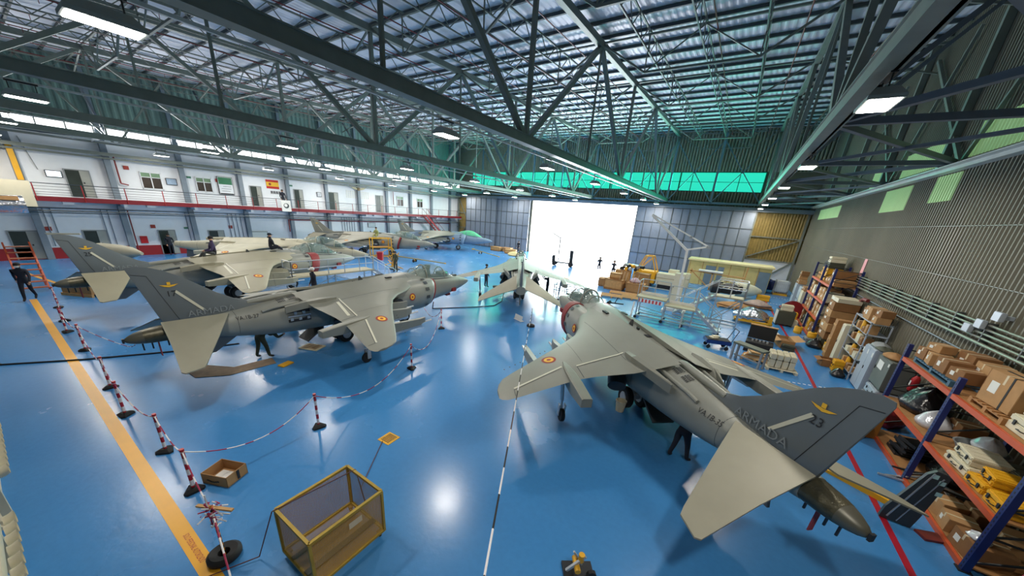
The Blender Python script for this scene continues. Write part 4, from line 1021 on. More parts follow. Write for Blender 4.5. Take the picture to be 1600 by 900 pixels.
# near left corner: cream racks of curved ducts
for (y0, x0, lb) in ((-.45, -6.6, 'cream rack with a row of curved ducts in the bottom left corner'), (-.43, -10.13, 'cream rack with a row of curved ducts at the left edge above the corner one')):
    t = thing('duct_rack', lb, 'duct rack', (x0, y0, 0))
    MB().bx(-1.1, 1.1, -.5, -.38, .9, 1.1).bx(-1.05, -.95, -.5, -.4, 0, .9).bx(.95, 1.05, -.5, -.4, 0, .9).bx(-1.1, 1.1, -1.1, -.5, .0, .06).build('frame', M_cream, t)
    for i in range(9):
        b = MB(); x = -1.0+i*.25
        b.loft([[(x+.09*math.cos(a), -.38+.04+d, .98+.09*math.sin(a)+h) for a in [2*PI*j/12 for j in range(12)]] for d, h in ((0, 0), (.05, .01), (.1, .04))], False, False)
        b.build('curved_duct', M_cream, t, smooth=50)
# small tool thing at the bottom edge
t = thing('tow_bracket', 'small brass and steel fitting at the bottom edge of the view', 'fitting', (-.88, 4.0, 0), .6)
MB().bar((-.16, 0, .1), (.12, 0, .42), .04).bar((.12, .1, .1), (-.05, .1, .4), .03).build('arms', M_alu, t); MB().tube((0, -.1, .2), (0, .16, .2), .05).lathe([(.05, 0), (.05, .14)], (.06, .02, .3), 10).build('barrel', M_yellow, t)
MB().bx(-.2, .3, -.1, .2, 0, .05).build('base', M_dark, t); MB().tube((.25, -.08, .08), (.25, -.02, .08), .08).build('small_wheel', M_black, t)

# ================================================================== PEOPLE
def person(label, loc, rz, pose='stand', shirt=None, trousers=None, hair=True, cap=None, mask=False, group=None):
    J = dict(pel=(0, 0, .95), spi=(.0, 0, 1.15), che=(.01, 0, 1.34), nec=(.0, 0, 1.5), hd0=(.015, 0, 1.58), hd1=(.02, 0, 1.7))
    def limb(s, hip, kn, an, to, sh, el, wr, ha):
        J['hip%d' % s] = hip; J['kn%d' % s] = kn; J['an%d' % s] = an; J['to%d' % s] = to; J['sh%d' % s] = sh; J['el%d' % s] = el; J['wr%d' % s] = wr; J['ha%d' % s] = ha
    if pose == 'sit':
        J = {k: (v[0]*1.0+.06*(v[2]-.95), v[1], v[2]-.83) for k, v in J.items()}
        for s in (0, 1):
            y = -.1 if s else .1
            limb(s, (.02, y, .1), (.42, y*1.5, .2-.04*s), (.52+.12*s, y*1.6, -.2+.06*s), (.66+.12*s, y*1.7, -.24+.06*s), (.08, y*1.9, .55), (.14, y*2.6, .28), (.34, y*1.7, .24), (.4, y*1.5, .22))
    elif pose == 'walk':
        for s in (0, 1):
            y = -.1 if s else .1; d = .22 if s else -.22
            limb(s, (0, y, .9), (d*.55+.05, y, .5), (d*1.2-.04, y, .1+(.08 if d < 0 else 0)), (d*1.2+.12, y, .04), (0, y*1.9, 1.42), (-d*.7, y*2.7, 1.16), (-d*1.2+.05, y*2.7, .94), (-d*1.3+.08, y*2.6, .86))
    elif pose == 'bend':
        J.update(spi=(.16, 0, 1.0), che=(.34, 0, .97), nec=(.48, 0, .9), hd0=(.55, 0, .86), hd1=(.66, 0, .82), pel=(0, 0, .88))
        for s in (0, 1):
            y = -.1 if s else .1; d = .14 if s else -.1
            limb(s, (0, y, .84), (d*.5+.04, y*1.2, .48), (d, y*1.6, .1), (d+.15, y*1.8, .04), (.36, y*1.9, .93), (.5, y*2.2, .7), (.68, y*1.8, .72), (.74, y*1.6, .74))
    elif pose == 'reach':
        for s in (0, 1):
            y = -.1 if s else .1; d = .1 if s else -.12
            limb(s, (0, y, .9), (d*.5+.02, y*1.3, .5), (d, y*1.7, .1), (d+.15, y*1.9, .04), (0, y*1.9, 1.42), (.24, y*2.4, 1.42), (.42, y*2.0, 1.62), (.46, y*1.9, 1.7))
    else:
        for s in (0, 1):
            y = -.1 if s else .1; d = .05 if s else -.04
            limb(s, (0, y, .9), (d*.5+.02, y*1.1, .5), (d, y*1.2, .1), (d+.15, y*1.4, .04), (0, y*1.9, 1.42), (.0, y*2.6, 1.15), (.12, y*2.4, .92), (.15, y*2.3, .84))
    Rr = dict(pel=.15, spi=.135, che=.155, nec=.058, hd0=.085, hd1=.095)
    for s in (0, 1):
        for k, r in (('hip', .105), ('kn', .07), ('an', .05), ('to', .04), ('sh', .075), ('el', .052), ('wr', .036), ('ha', .034)): Rr['%s%d' % (k, s)] = r
    names = list(J); idx = {k: i for i, k in enumerate(names)}
    E_ = [('pel', 'spi'), ('spi', 'che'), ('che', 'nec'), ('nec', 'hd0'), ('hd0', 'hd1')]
    for s in '01': E_ += [('pel', 'hip'+s), ('hip'+s, 'kn'+s), ('kn'+s, 'an'+s), ('an'+s, 'to'+s), ('che', 'sh'+s), ('sh'+s, 'el'+s), ('el'+s, 'wr'+s), ('wr'+s, 'ha'+s)]
    me = bpy.data.meshes.new('sk'); me.from_pydata([J[k] for k in names], [(idx[a], idx[b_]) for a, b_ in E_], [])
    ob = bpy.data.objects.new('sk', me); COL.objects.link(ob)
    md = ob.modifiers.new('s', 'SKIN'); ob.modifiers.new('u', 'SUBSURF').levels = 1
    sv = me.skin_vertices[0].data
    for k in names:
        r = Rr[k]; sv[idx[k]].radius = (r, r*.72) if k in ('pel', 'spi', 'che') else (r, r)
        sv[idx[k]].use_root = (k == 'pel')
    dg = bpy.context.evaluated_depsgraph_get(); m2 = bpy.data.meshes.new_from_object(ob.evaluated_get(dg))
    vs = [v.co.copy() for v in m2.vertices]; fs = [list(p.vertices) for p in m2.polygons]
    bpy.data.objects.remove(ob); bpy.data.meshes.remove(me); bpy.data.meshes.remove(m2)
    def near(p):
        best = (9, None)
        for a, b_ in E_:
            A, B_ = Vector(J[a]), Vector(J[b_]); d = B_-A; t_ = max(0, min(1, (p-A).dot(d)/max(d.length_squared, 1e-9))); L = (A+d*t_-p).length-Rr[a]*.6
            if L < best[0]: best = (L, (a, b_, t_))
        return best[1]
    b = MB(); o = len(b.v); b.v += [tuple(v) for v in vs]
    for f in fs:
        c_ = sum((vs[i] for i in f), Vector())/len(f); a, e, t_ = near(c_)
        k = 1
        if a in ('hd0',) or (a == 'nec' and t_ > .2) or a.startswith('wr'): k = 0
        elif a.startswith('an'): k = 3
        elif a.startswith('hip') or a.startswith('kn') or (a == 'pel' and e.startswith('hip')): k = 2
        b.f.append(list(f)); b.mi.append(k)
    # fingers, nose, ears belong to the same body surface
    b.cur = 0
    for s in '01':
        H0 = Vector(J['ha'+s]); D = (H0-Vector(J['wr'+s])).normalized(); side = D.cross(Vector((0, 0, 1)) if abs(D.z) < .9 else Vector((1, 0, 0))).normalized(); up = side.cross(D)
        for q, L in ((-1.5, .055), (-.5, .068), (.5, .07), (1.5, .06)):
            p = H0+side*q*.017+D*.01; m_ = p+D*L*.6+up*.006; b.tube(p, m_, .0095, .0085, 5).tube(m_, m_+(D*.6-up*.5)*L*.6, .0085, .006, 5)
        p = H0-D*.02+side*.03; b.tube(p, p+(D*.6+side*.7)*.05, .011, .008, 5)
    h0, h1 = Vector(J['hd0']), Vector(J['hd1']); hc = (h0+h1)/2
    b.tube(hc+Vector((.075, 0, .01)), hc+Vector((.112, 0, -.02)), .008, .015, 5)
    for s in (-1, 1): b.box(hc+Vector((.0, s*.092, -.01)), (.03, .02, .05))
    t = thing('person', label, 'person', loc, rz, group)
    bo = b.build('body', [M_skin, shirt or M_navy, trousers or M_navy, M_black], t, smooth=70)
    b = MB()
    for s in (-1, 1): b.box(hc+Vector((.088, s*.032, .018)), (.012, .02, .01))
    b.box(hc+Vector((.09, 0, -.05)), (.01, .045, .008)); b.build('eyes_and_mouth', M_stencil, t)
    b = MB(); top = hc+Vector((-.012, 0, .02))
    b.loft([[(top.x+r*1.05*math.cos(a), r*.98*math.sin(a), top.z+z) for a in [2*PI*i/14 for i in range(14)]] for r, z in ((.098, .0), (.108, .03), (.102, .075), (.075, .115), (.02, .132))], False, True)
    hr = b.build('cap' if cap else 'hair', cap or M_hair, t, smooth=60)
    if cap: MB().box(hc+Vector((.12, 0, .05)), (.09, .13, .012)).build('cap_peak', cap, hr)
    if mask: MB().box(hc+Vector((.075, 0, -.035)), (.07, .14, .085)).build('face_mask', M_whitem, t, bevel=.02)
    return t
person('person in dark overalls and white face mask walking at the left edge', (-27.6, .62, 0), rad(-20), 'walk', mask=True)
person('person in purple-navy top sitting on the back of jet 25', (-22.4, 6.45, 2.42), rad(-95), 'sit', M_purple, M_hulld)
person('person in black sitting hunched on the wing root of jet 25', (-23.05, 9.3, 2.5), rad(80), 'sit', M_navy, M_navy, cap=M_navy)
person('person in olive trousers standing under the belly of jet 17', (-13.2, 4.5, 0), rad(100), 'bend', M_green_cloth, M_green_cloth)
person('person in camouflage green standing beside the tow bar', (-24.1, 19.1, 0), rad(-80), 'stand', M_green_cloth, M_green_cloth)
person('person in dark clothes under the left wing of the middle jet', (-15.3, 20.5, 0), rad(60), 'stand', M_navy, M_navy)
person('person in dark clothes under the right wing of the middle jet', (-10.2, 20.9, 0), rad(200), 'reach', M_navy, M_navy)
person('person in navy trousers working under the tail of jet 23', (.1, 8.2, 0), rad(60), 'bend', M_navy, M_navy)
person('person in dark clothes standing in the ground floor doorway', (-41.1, 8.9, 0), 0, 'stand', M_navy, M_navy)
person('person in pale yellow-green overalls sitting on the wing of the jet by the yellow stand', (-32.3, 23.3, 2.2), rad(-60), 'sit', mat('yellowgreen_cloth', srgb(150, 154, 96), .8), mat('yellowgreen_cloth'))
person('person with a white cap behind the spine of jet 17', (-17.2, 8.6, .55), rad(-100), 'stand', M_navy, M_navy, cap=M_whitem)
person('dark figure outlined in the bright doorway beside the crates', (-9.6, 34.5, 0), rad(-90), 'stand', M_navy, M_navy)
person('dark figure outlined in the middle of the bright doorway', (-11.6, 36.0, 0), rad(-60), 'stand', M_navy, M_navy)
person('dark headed person leaning over the balcony rail above the banner', (-40.6, 18.3, 4.4), 0, 'stand', M_navy, M_navy)
person('person in dark clothes standing under the canopy end of the farthest door leaf', (-26.4, 43.0, 0), rad(-90), 'stand', M_navy, M_navy)

# ================================================================== BUILDERS FOR STORED GOODS
def carton(label, loc, L, W, H, rz=0, m=None, group=None, tape=True, lab=True, strap=False):
    t = thing('cardboard_box', label, 'cardboard box', loc, rz, group); m = m or M_card
    b = MB(); b.bx(-L/2, L/2, -W/2, W/2, 0, H); b.build('carton', m, t, bevel=.006)
    b = MB(); b.bx(-L/2-.002, L/2+.002, -.025, .025, H*.7, H+.003) if tape else b.bx(-L/2-.002, L/2+.002, -.006, .006, H*.98, H+.002); b.build('tape', M_tape if tape else M_cardd, t)
    if lab: MB().bx(-L/2-.003, -L/2, W*.08, W*.32, H*.35, H*.7).build('paper_label', M_label, t)
    if strap: MB().bx(-L/2-.006, L/2+.006, -W*.2-.02, -W*.2+.02, -.001, H+.006).bx(-L*.2-.02, -L*.2+.02, -W/2-.006, W/2+.006, 0, H+.006).build('strap', M_black, t)
    return t
def case(label, loc, L, W, H, m, rz=0, group=None, name='equipment_case'):
    t = thing(name, label, 'equipment case', loc, rz, group)
    MB().bx(-L/2, L/2, -W/2, W/2, 0, H*.58).build('case_body', m, t, bevel=.02)
    MB().bx(-L/2, L/2, -W/2, W/2, H*.6, H).build('case_lid', m, t, bevel=.02)
    for s in (-1, 1):
        MB().box((-L/2-.008, s*W*.28, H*.58), (.02, .05, .09)).build('latch', M_dark, t)
    MB().path([(-L/2, -.07, H*.32), (-L/2-.04, -.06, H*.36), (-L/2-.04, .06, H*.36), (-L/2, .07, H*.32)], .01).build('handle', M_dark, t)
    b = MB()
    for i in (-1, 0, 1): b.bx(-L*.4, L*.4, i*W*.28-.015, i*W*.28+.015, H, H+.008)
    b.build('lid_ribs', m, t)
    return t
def crate(label, loc, L, W, H, rz=0, m=None, group=None, slats=True, name='wooden_crate'):
    t = thing(name, label, 'crate', loc, rz, group); m = m or M_wood
    MB().bx(-L/2+.02, L/2-.02, -W/2+.02, W/2-.02, .08, H-.02).build('crate_body', m, t)
    b = MB()
    for s in (-1, 1):
        for z in (.1, H-.06):
            b.bx(-L/2, L/2, s*W/2-.015, s*W/2+.015, z, z+.06); b.bx(s*L/2-.015, s*L/2+.015, -W/2, W/2, z, z+.06)
        for q in (-1, 1): b.bx(s*L/2-.03, s*L/2+.03, q*W/2-.03, q*W/2+.03, .05, H)
    b.build('battens', M_woodd if m is M_wood else m, t)
    b = MB()
    for s in (-1, 0, 1): b.bx(-L/2, L/2, s*(W/2-.06)-.04, s*(W/2-.06)+.04, 0, .08)
    b.build('skids', M_woodd, t)
    return t
def pallet(label, loc, L=1.2, W=.8, rz=0, m=None, group=None, H=.14):
    t = thing('pallet', label, 'pallet', loc, rz, group); m = m or M_wood; b = MB()
    n = max(5, int(W/.14))
    for i in range(n): y = -W/2+.05+i*(W-.1)/(n-1); b.bx(-L/2, L/2, y-.045, y+.045, H-.022, H)
    b.build('deck_boards', m, t)
    b = MB()
    for x in (-L/2+.05, 0, L/2-.05): b.bx(x-.05, x+.05, -W/2, W/2, H-.044, H-.022); b.bx(x-.05, x+.05, -W/2, W/2, 0, .02); [b.bx(x-.05, x+.05, y-.05, y+.05, .02, H-.044) for y in (-W/2+.05, 0, W/2-.05)]
    b.build('stringers', m, t); return t
def lump(name, label, cat, loc, L, W, H, m, seed=1, rz=0, group=None, amp=.22):
    """soft sagging shape: bag, tarp, wrapped bundle"""
    rnd = random.Random(seed); b = MB(); n, k = 18, 9; rings = []
    ph = [(rnd.uniform(0, 6.3), rnd.randint(2, 6), rnd.uniform(.3, 1)) for _ in range(6)]
    for j in range(k):
        v = j/(k-1); r = []
        for i in range(n):
            a = 2*PI*i/n; rr = math.sin(PI*(.08+.92*v)**.6*1.0) if False else (1-(v**3.2))*(.86+.14*math.sin(PI*min(1, v*2.4)))
            rr *= 1+amp*sum(math.sin(f*a+p+v*5*q)*q for p, f, q in ph)/4
            r.append((L/2*rr*math.cos(a), W/2*rr*math.sin(a), H*(v**.85)*(1+.08*math.sin(3*a+ph[0][0]))))
        rings.append(r)
    o = b.loft(rings).build(name, m, smooth=70); place(o, loc, rz); return tag(o, label, cat, group)
def locker(label, loc, L, W, H, m, doors=2, rz=0, group=None):
    """front faces -x"""
    t = thing('metal_locker', label, 'locker', loc, rz, group)
    MB().bx(-W/2+.02, W/2, -L/2, L/2, .04, H).build('locker_body', m, t, bevel=.008)
    MB().bx(-W/2+.05, W/2-.02, -L/2+.02, L/2-.02, 0, .04).build('plinth', M_dark, t)
    for i in range(doors):
        y0 = -L/2+i*L/doors+.008; y1 = -L/2+(i+1)*L/doors-.008
        d = MB().bx(-W/2, -W/2+.02, y0, y1, .07, H-.03).build('locker_door', m, t)
        MB().bx(-W/2-.02, -W/2, y1-.08, y1-.05, H*.5, H*.5+.12).build('locker_handle', M_dark, d)
        MB().bx(-W/2-.003, -W/2, y0+.05, y0+.15, H*.82, H*.92).build('locker_label', M_label, d)
    return t
def drum(label, loc, r, h, m, cat='container'):
    t = thing('plastic_drum', label, cat, loc)
    MB().lathe([(r*.9, 0), (r, .04), (r, h*.3), (r*1.03, h*.33), (r, h*.36), (r, h*.9), (r*.85, h)], n=20).build('drum_body', m, t, smooth=40)
    MB().lathe([(r*.4, h), (r*.4, h+.04), (r*.35, h+.05)], n=14).build('drum_lid', M_dark, t); return t
def rack(label, y0, ys, levels, x0=4.95, x1=6.02, top=2.85, board=True):
    t = thing('pallet_rack', label, 'storage rack', (x0, y0, 0))
    D = x1-x0
    for y in ys:
        b = MB()
        for x in (0, D):
            b.bx(x-.05, x+.05, y-y0-.05, y-y0+.05, .02, top)
        b.m(1)
        for i in range(int(top/.09)): b.bx(-.053, -.05, y-y0-.012, y-y0+.012, .06+i*.09, .1+i*.09)
        up = b.build('upright', [M_blue, M_stencil], t)
        b = MB(); z = .2
        while z+.6 < top: b.bar((0, y-y0, z), (D, y-y0, z+.6), .03); b.bar((D, y-y0, z+.6), (0, y-y0, z+.62), .03); z += .62
        b.build('upright_brace', M_dark, up)
        MB().bx(-.09, .09, y-y0-.08, y-y0+.08, 0, .02).bx(D-.09, D+.09, y-y0-.08, y-y0+.08, 0, .02).build('foot_plate', M_dark, up)
    for a, c_ in zip(ys, ys[1:]):
        for z in levels:
            for x in (-.02, D+.02):
                MB().bx(x-.03, x+.03, a-y0+.05, c_-y0-.05, z-.11, z).build('beam', M_orange, t)
            if board: MB().bx(.02, D-.02, a-y0+.03, c_-y0-.03, z-.03, z).build('shelf_board', M_woodd, t)
    return t

# ================================================================== RIGHT WALL: the big rack
rack('blue and orange pallet rack in the lower right corner', 8.3, (8.3, 11.0, 13.7), (.1, 1.2, 2.47))
R0 = 4.97
# top level z = 2.47
pl = pallet('blue pallet on the top shelf of the orange rack', (5.5, 12.4, 2.47), 1.0, 1.9, 0, mat('blue_pallet', srgb(54, 96, 122), .6))
for i, (x, y, z, L, W, H, rz) in enumerate(((5.2, 13.25, 2.61, .36, .4, .3, .1), (5.2, 12.75, 2.61, .38, .42, .3, -.15), (5.25, 12.2, 2.61, .44, .46, .34, .05), (5.72, 13.1, 2.61, .42, .5, .42, 0), (5.7, 12.5, 2.61, .44, .55, .5, .1), (5.72, 11.8, 2.61, .45, .6, .46, -.05), (5.28, 11.65, 2.61, .42, .44, .28, .2))):
    carton('brown cardboard box on the blue pallet, %s from its far end' % ORD[i], (x, y, z), L, W, H, rz, M_card if i % 2 else M_cardd, 'boxes on the blue pallet')
carton('small flat box lying on the two boxes of the blue pallet', (5.25, 13.0, 2.92), .34, .4, .2, .3, M_card)
carton('wide dark cardboard box behind the strapped one on the top shelf', (5.7, 11.0, 2.48), .6, .7, .6, 0, M_cardd)
pallet('brown wooden pallet under the strapped box on the top shelf', (5.5, 10.1, 2.47), 1.0, 1.1, 0, M_woodd)
carton('large cardboard box tied with black straps on the top shelf', (5.45, 10.2, 2.62), .75, .8, .66, .12, M_card, strap=True)
case('white equipment case on the top shelf nearest the viewer', (5.35, 9.15, 2.47), .6, .8, .3, M_cream)
case('white equipment case stacked on the nearest white case of the top shelf', (5.4, 9.15, 2.79), .55, .7, .26, M_cream)
# middle level z = 1.2
lump('rubbish_bag', 'big shiny black bag on the middle shelf of the orange rack', 'bag', (5.5, 13.0, 1.2), .95, 1.2, .72, M_bag, 3)
lump('wrapped_parts', 'parts in clear plastic wrap beside the black bag', 'wrapped parts', (5.35, 12.0, 1.2), .7, .7, .45, M_clear, 5)
carton('cardboard box inside the rack behind the clear wrap', (5.75, 11.7, 1.2), .4, .5, .4, 0, M_cardd)
gb = MB().lathe([(.22, 0), (.36, .3), (.4, .34), (.37, .34), (.2, .04)], (0, 0, 0), 22).build('grey_basin', M_grey, smooth=40); place(gb, (5.5, 10.55, 1.2)); tag(gb, 'round grey basin on the middle shelf past the second upright', 'basin')
lump('plastic_bag', 'whitish plastic bag lying on the grey basin', 'bag', (5.6, 10.6, 1.5), .5, .6, .3, M_clear, 8)
case('cream equipment case on the middle shelf, lower of two', (5.3, 10.0, 1.2), .6, .75, .2, M_cream, .05)
case('cream equipment case on the middle shelf, upper of two', (5.34, 10.05, 1.41), .56, .68, .2, M_cream, -.06)
case('dark olive equipment case behind the yellow ones on the middle shelf', (5.75, 9.6, 1.2), .45, .9, .4, M_olive)
case('yellow equipment case on the middle shelf beside the cream pair', (5.3, 9.32, 1.2), .62, .5, .2, M_yellow, .05)
case('yellow equipment case stacked on another yellow case of the middle shelf', (5.38, 9.3, 1.41), .56, .48, .18, M_yellow, -.1)
case('yellow equipment case on the middle shelf nearest the viewer', (5.3, 8.7, 1.2), .62, .5, .24, M_yellow, .02)
case('yellow equipment case at the back of the middle shelf by the near upright', (5.8, 8.8, 1.2), .4, .5, .4, M_yellow)
# lower level z = .1
for i, (x, y, L, W, H, rz) in enumerate(((5.2, 9.9, .4, .4, .34, .2), (5.65, 9.8, .4, .5, .4, 0), (5.2, 9.4, .42, .42, .3, -.1), (5.25, 8.75, .55, .55, .36, .1), (5.75, 9.1, .4, .6, .45, 0))):
    carton('open-topped brown box on the lowest rack shelf, %s from the far end' % ORD[i], (x, y, .1), L, W, H, rz, (M_card, M_cardd)[i % 2], 'boxes on the lowest shelf')
lump('plastic_bag', 'pale plastic sheet crumpled on a box of the lowest shelf', 'plastic sheet', (5.15, 8.75, .46), .3, .35, .12, M_clear, 11)
for i in range(6):
    o = MB().bx(-.35, .35, -.28, .28, 0, .03).bx(-.35, -.33, -.28, .28, .03, .08).bx(.33, .35, -.28, .28, .03, .08).build('black_tray', M_black); place(o, (5.4+.05*(i % 2), 12.4-.05*i, .1+.09*i), .15*(i % 3)); tag(o, 'black plastic tray in the lowest shelf pile, %s from the bottom' % ORD[i], 'tray', 'pile of black trays')
for i in range(7):
    o = MB().bar((-.5, 0, 0), (.5, .02, .05), .05, .03).bar((-.3, -.03, .02), (.2, .1, .03), .03).build('metal_bracket', M_alu if i % 2 else M_dark); place(o, (5.3+.06*i, 11.35-.16*i, .12+.035*i), .5*i); tag(o, 'metal bracket among the scrap on the lowest shelf, %s from the far end' % ORD[i], 'bracket', 'scrap brackets')
lump('rubbish_bag', 'black bag at the back of the lowest shelf', 'bag', (5.75, 11.6, .1), .5, 1.0, .5, M_bag, 21)
# in front of and beyond the rack
lump('red_tarpaulin', 'crumpled dark red tarpaulin on the floor beyond the orange rack', 'tarpaulin', (5.35, 14.6, 0), 1.1, 1.3, .8, M_redtarp, 9, amp=.3)
carton('orange-brown flattened carton standing by the fin tip of jet 23', (4.6, 13.4, 0), .5, .9, .95, .2, mat('carton_orange', srgb(160, 104, 36), .8), tape=False, lab=False)
mtd = MB().bar((0, 0, 0), (.25, 0, .75), .7, .03).build('grey_mat', M_olive); place(mtd, (4.35, 13.0, .02), 0); tag(mtd, 'dark grey rubber mat leaning below the orange-brown carton', 'mat')
ych = thing('yellow_ramp', 'flat yellow ramp on the floor under the tail of jet 23', 'ramp', (3.86, 10.04, 0), rad(-29))
MB().prism([(-.62, 0), (.62, 0), (.62, .12), (.1, .14), (-.62, .06)], 'Y', -.2, .2).build('ramp_body', M_yellow, ych); MB().bx(.2, .34, -.05, .08, .135, .142).bx(.02, .04, -.2, .2, .138, .145).build('ramp_mark', M_stencil, ych)
fp_ = thing('spare_fin_panel', 'dark grey wing-like panel standing on edge in front of the rack', 'aircraft panel', (4.3, 9.05, 0), 0)
MB().prism([(-.3, .03), (.18, 0), (.22, .3), (.3, 1.32), (.24, 1.4), (.1, 1.42), (0, 1.3), (-.28, .3)], 'Y', -.035, .035).build('panel_skin', mat('panel_dark', srgb(62, 66, 68), .4, .2), fp_)
MB().bar((-.2, -.045, .1), (.08, -.045, 1.36), .02).bar((-.05, -.045, .06), (.22, -.045, 1.3), .015).build('rib_strip', M_alu, fp_)
for i, (a, z) in enumerate(((.1, 1.3), (.22, 1.2), (.26, .95))): MB().box((a, -.05, z), (.09, .005, .09)).build('paper_tag', mat('tag_teal', srgb(170, 206, 204), .7), fp_)
dr = MB().lathe([(.02, -.7), (.24, -.55), (.32, 0), (.24, .55), (.02, .7)], (0, 0, .32), 16, 'X').build('dark_fairing', M_hulld, smooth=50); place(dr, (5.25, 7.45, 0), .9); tag(dr, 'dark rounded fairing on the floor in the bottom right corner', 'fairing')
dr = MB().lathe([(.02, -.5), (.14, -.35), (.17, 0), (.14, .35), (.02, .5)], (0, 0, .17), 16, 'X').build('dark_fairing', M_hulld, smooth=50); place(dr, (5.7, 6.7, 0), 1.1); tag(dr, 'second dark fairing beside the corner one, close to the rack foot', 'fairing')
for i in range(5): 
    o = MB().bar((-.3, 0, .03), (.35, 0, .05), .04).build('metal_strip', M_alu); place(o, (4.75+.12*i, 10.9+.15*i, 0), .4*i); tag(o, 'loose metal strip on the floor by the rack, %s from the near side' % ORD[i], 'metal strip', 'loose metal strips')
op = MB().bx(-.2, .2, -.12, .12, 0, .05).build('orange_part', mat('dull_red', srgb(110, 40, 34), .5)); place(op, (4.75, 8.95, 0), .4); tag(op, 'dull red flat part on the floor against the rack', 'part')

# ================================================================== RIGHT WALL: cabinets further along
ex = thing('fire_extinguisher', 'red fire extinguisher hung beside the grey cabinet', 'fire extinguisher', (5.98, 15.25, 1.05))
MB().lathe([(.08, 0), (.1, .03), (.1, .42), (.06, .5), (.03, .53)], n=16).build('cylinder', M_red, ex, smooth=40); MB().bx(-.03, .03, -.05, .05, .53, .58).path([(-.05, 0, .54), (-.12, .04, .4), (-.11, .06, .1)], .012).build('valve_and_hose', M_black, ex); MB().bx(-.103, -.1, -.05, .05, .18, .34).build('label_plate', M_label, ex); MB().bx(.08, .22, -.05, .05, .2, .3).build('wall_bracket', M_dark, ex)
gc = locker('dark grey cabinet with a paper notice standing on grey cases', (5.75, 16.2, .62), 1.1, .62, 1.1, mat('grey_green_cabinet', srgb(104, 110, 104), .5), 1)
MB().bx(-.325, -.318, -.1, .35, .65, .95).build('paper_notice', M_label, gc)
case('grey flat case under the dark grey cabinet, lower one', (5.7, 16.1, 0), .7, 1.1, .3, M_grey); case('grey flat case under the dark grey cabinet, upper one', (5.72, 16.15, .31), .66, 1.0, .3, M_locker)
carton('flattened cardboard on the floor against the grey cases', (5.1, 15.6, 0), .4, .7, .3, .1, M_card)
l1 = locker('light steel locker pair nearest the red line', (5.62, 17.45, 0), 1.0, .52, 1.75, M_locker, 2)
locker('light steel locker standing against the locker pair', (5.62, 18.0, 0), .1, .5, 1.7, M_locker, 1)
for i, (y, H, m_, lb) in enumerate(((17.2, .14, M_olive, 'folded olive blanket on the lockers'), (17.6, .2, M_grey, 'grey wrapped bundle on the lockers'), (16.3, .2, M_woodd, 'brown wicker-like bundle on the grey cabinet'))):
    lump('bundle', lb, 'bundle', (5.65, y, 1.75 if i < 2 else 1.73), .5, .9, H, m_, 30+i)
# open metal shelf
sh = thing('open_shelf', 'open pale metal shelf unit between the lockers and the plank crate', 'shelf', (5.65, 19.3, 0))
b = MB()
for x in (-.3, .3):
    for y in (-1.0, 1.0): MB().bx(x-.02, x+.02, y-.02, y+.02, 0, 2.5).build('shelf_post', M_locker, sh)
for z in (.3, .9, 1.5, 2.0, 2.48): MB().bx(-.32, .32, -1.02, 1.02, z-.03, z).build('shelf_plate', M_locker, sh)
carton('wide cardboard box on top of the open metal shelf', (5.6, 19.2, 2.48), .5, .7, .5, 0, M_card); carton('white-labelled box on top of the open shelf, near end', (5.62, 18.5, 2.48), .42, .5, .26, 0, M_card)
carton('upper box on top of the open shelf, near end', (5.66, 18.5, 2.75), .4, .46, .26, .1, M_cardd); carton('dark box at the far end on top of the open shelf', (5.7, 20.0, 2.48), .4, .6, .34, 0, M_cardd)
k_ = 0
for z in (.3, .9, 1.5, 2.0):
    y = 18.45
    while y < 20.1:
        w_ = .22+.16*((k_*7) % 3)/2; H_ = .2+.2*((k_*5) % 4)/4
        if k_ % 5 == 2: drum('yellow gas bottle on the open shelf, %s item from the floor corner' % ORD[k_ % 20], (5.45, y+w_/2, z), .09, .42, M_yellow, 'gas bottle')
        elif k_ % 5 == 4: lump('bundle', 'dark bundle on the open shelf, %s item from the floor corner' % ORD[k_ % 20], 'bundle', (5.5, y+w_/2, z), .4, w_, H_, M_bag, 50+k_)
        else: carton('box on the open shelf, %s item from the floor corner' % ORD[k_ % 20], (5.5, y+w_/2, z), .36, w_, H_, 0, (M_card, M_cardd, M_cream)[k_ % 3], lab=False)
        y += w_+.06; k_ += 1
case('yellow case on the floor in front of the open shelf', (5.15, 19.2, 0), .35, .4, .5, M_yellow)
lump('rubbish_bag', 'dark bag of parts in front of the open shelf', 'bag', (5.05, 18.45, 0), .5, .6, .35, M_bag, 41)
open_box('open_carton', 'open brown cardboard box on the floor in front of the shelf', (4.9, 19.75, 0), .1, .5, .55, .32, M_cardd, content=M_woodd)
locker('tall pale cream locker beside the plank crate', (5.5, 20.65, 0), .45, .6, 1.85, M_cream, 1)
pk = thing('plank_crate', 'tall narrow brown wooden crate standing on end by the wall', 'crate', (5.35, 21.3, 0), 0)
MB().bx(-.3, .3, -.22, .22, 0, 1.9).build('crate_body', M_woodd, pk, bevel=.006); MB().bx(-.32, -.3, -.22, .22, .2, .28).bx(-.32, -.3, -.22, .22, .9, .98).bx(-.32, -.3, -.22, .22, 1.6, 1.68).build('battens', M_wood, pk)
pc = MB().path([(6.0, 22.9, 2.0), (5.95, 22.8, 2.7), (5.95, 22.5, 2.85), (6.0, 22.1, 2.85)], .08, 10).build('red_bent_pipe', M_pipe); tag(pc, 'dark red bent pipe end on the wall above the shelf', 'pipe')
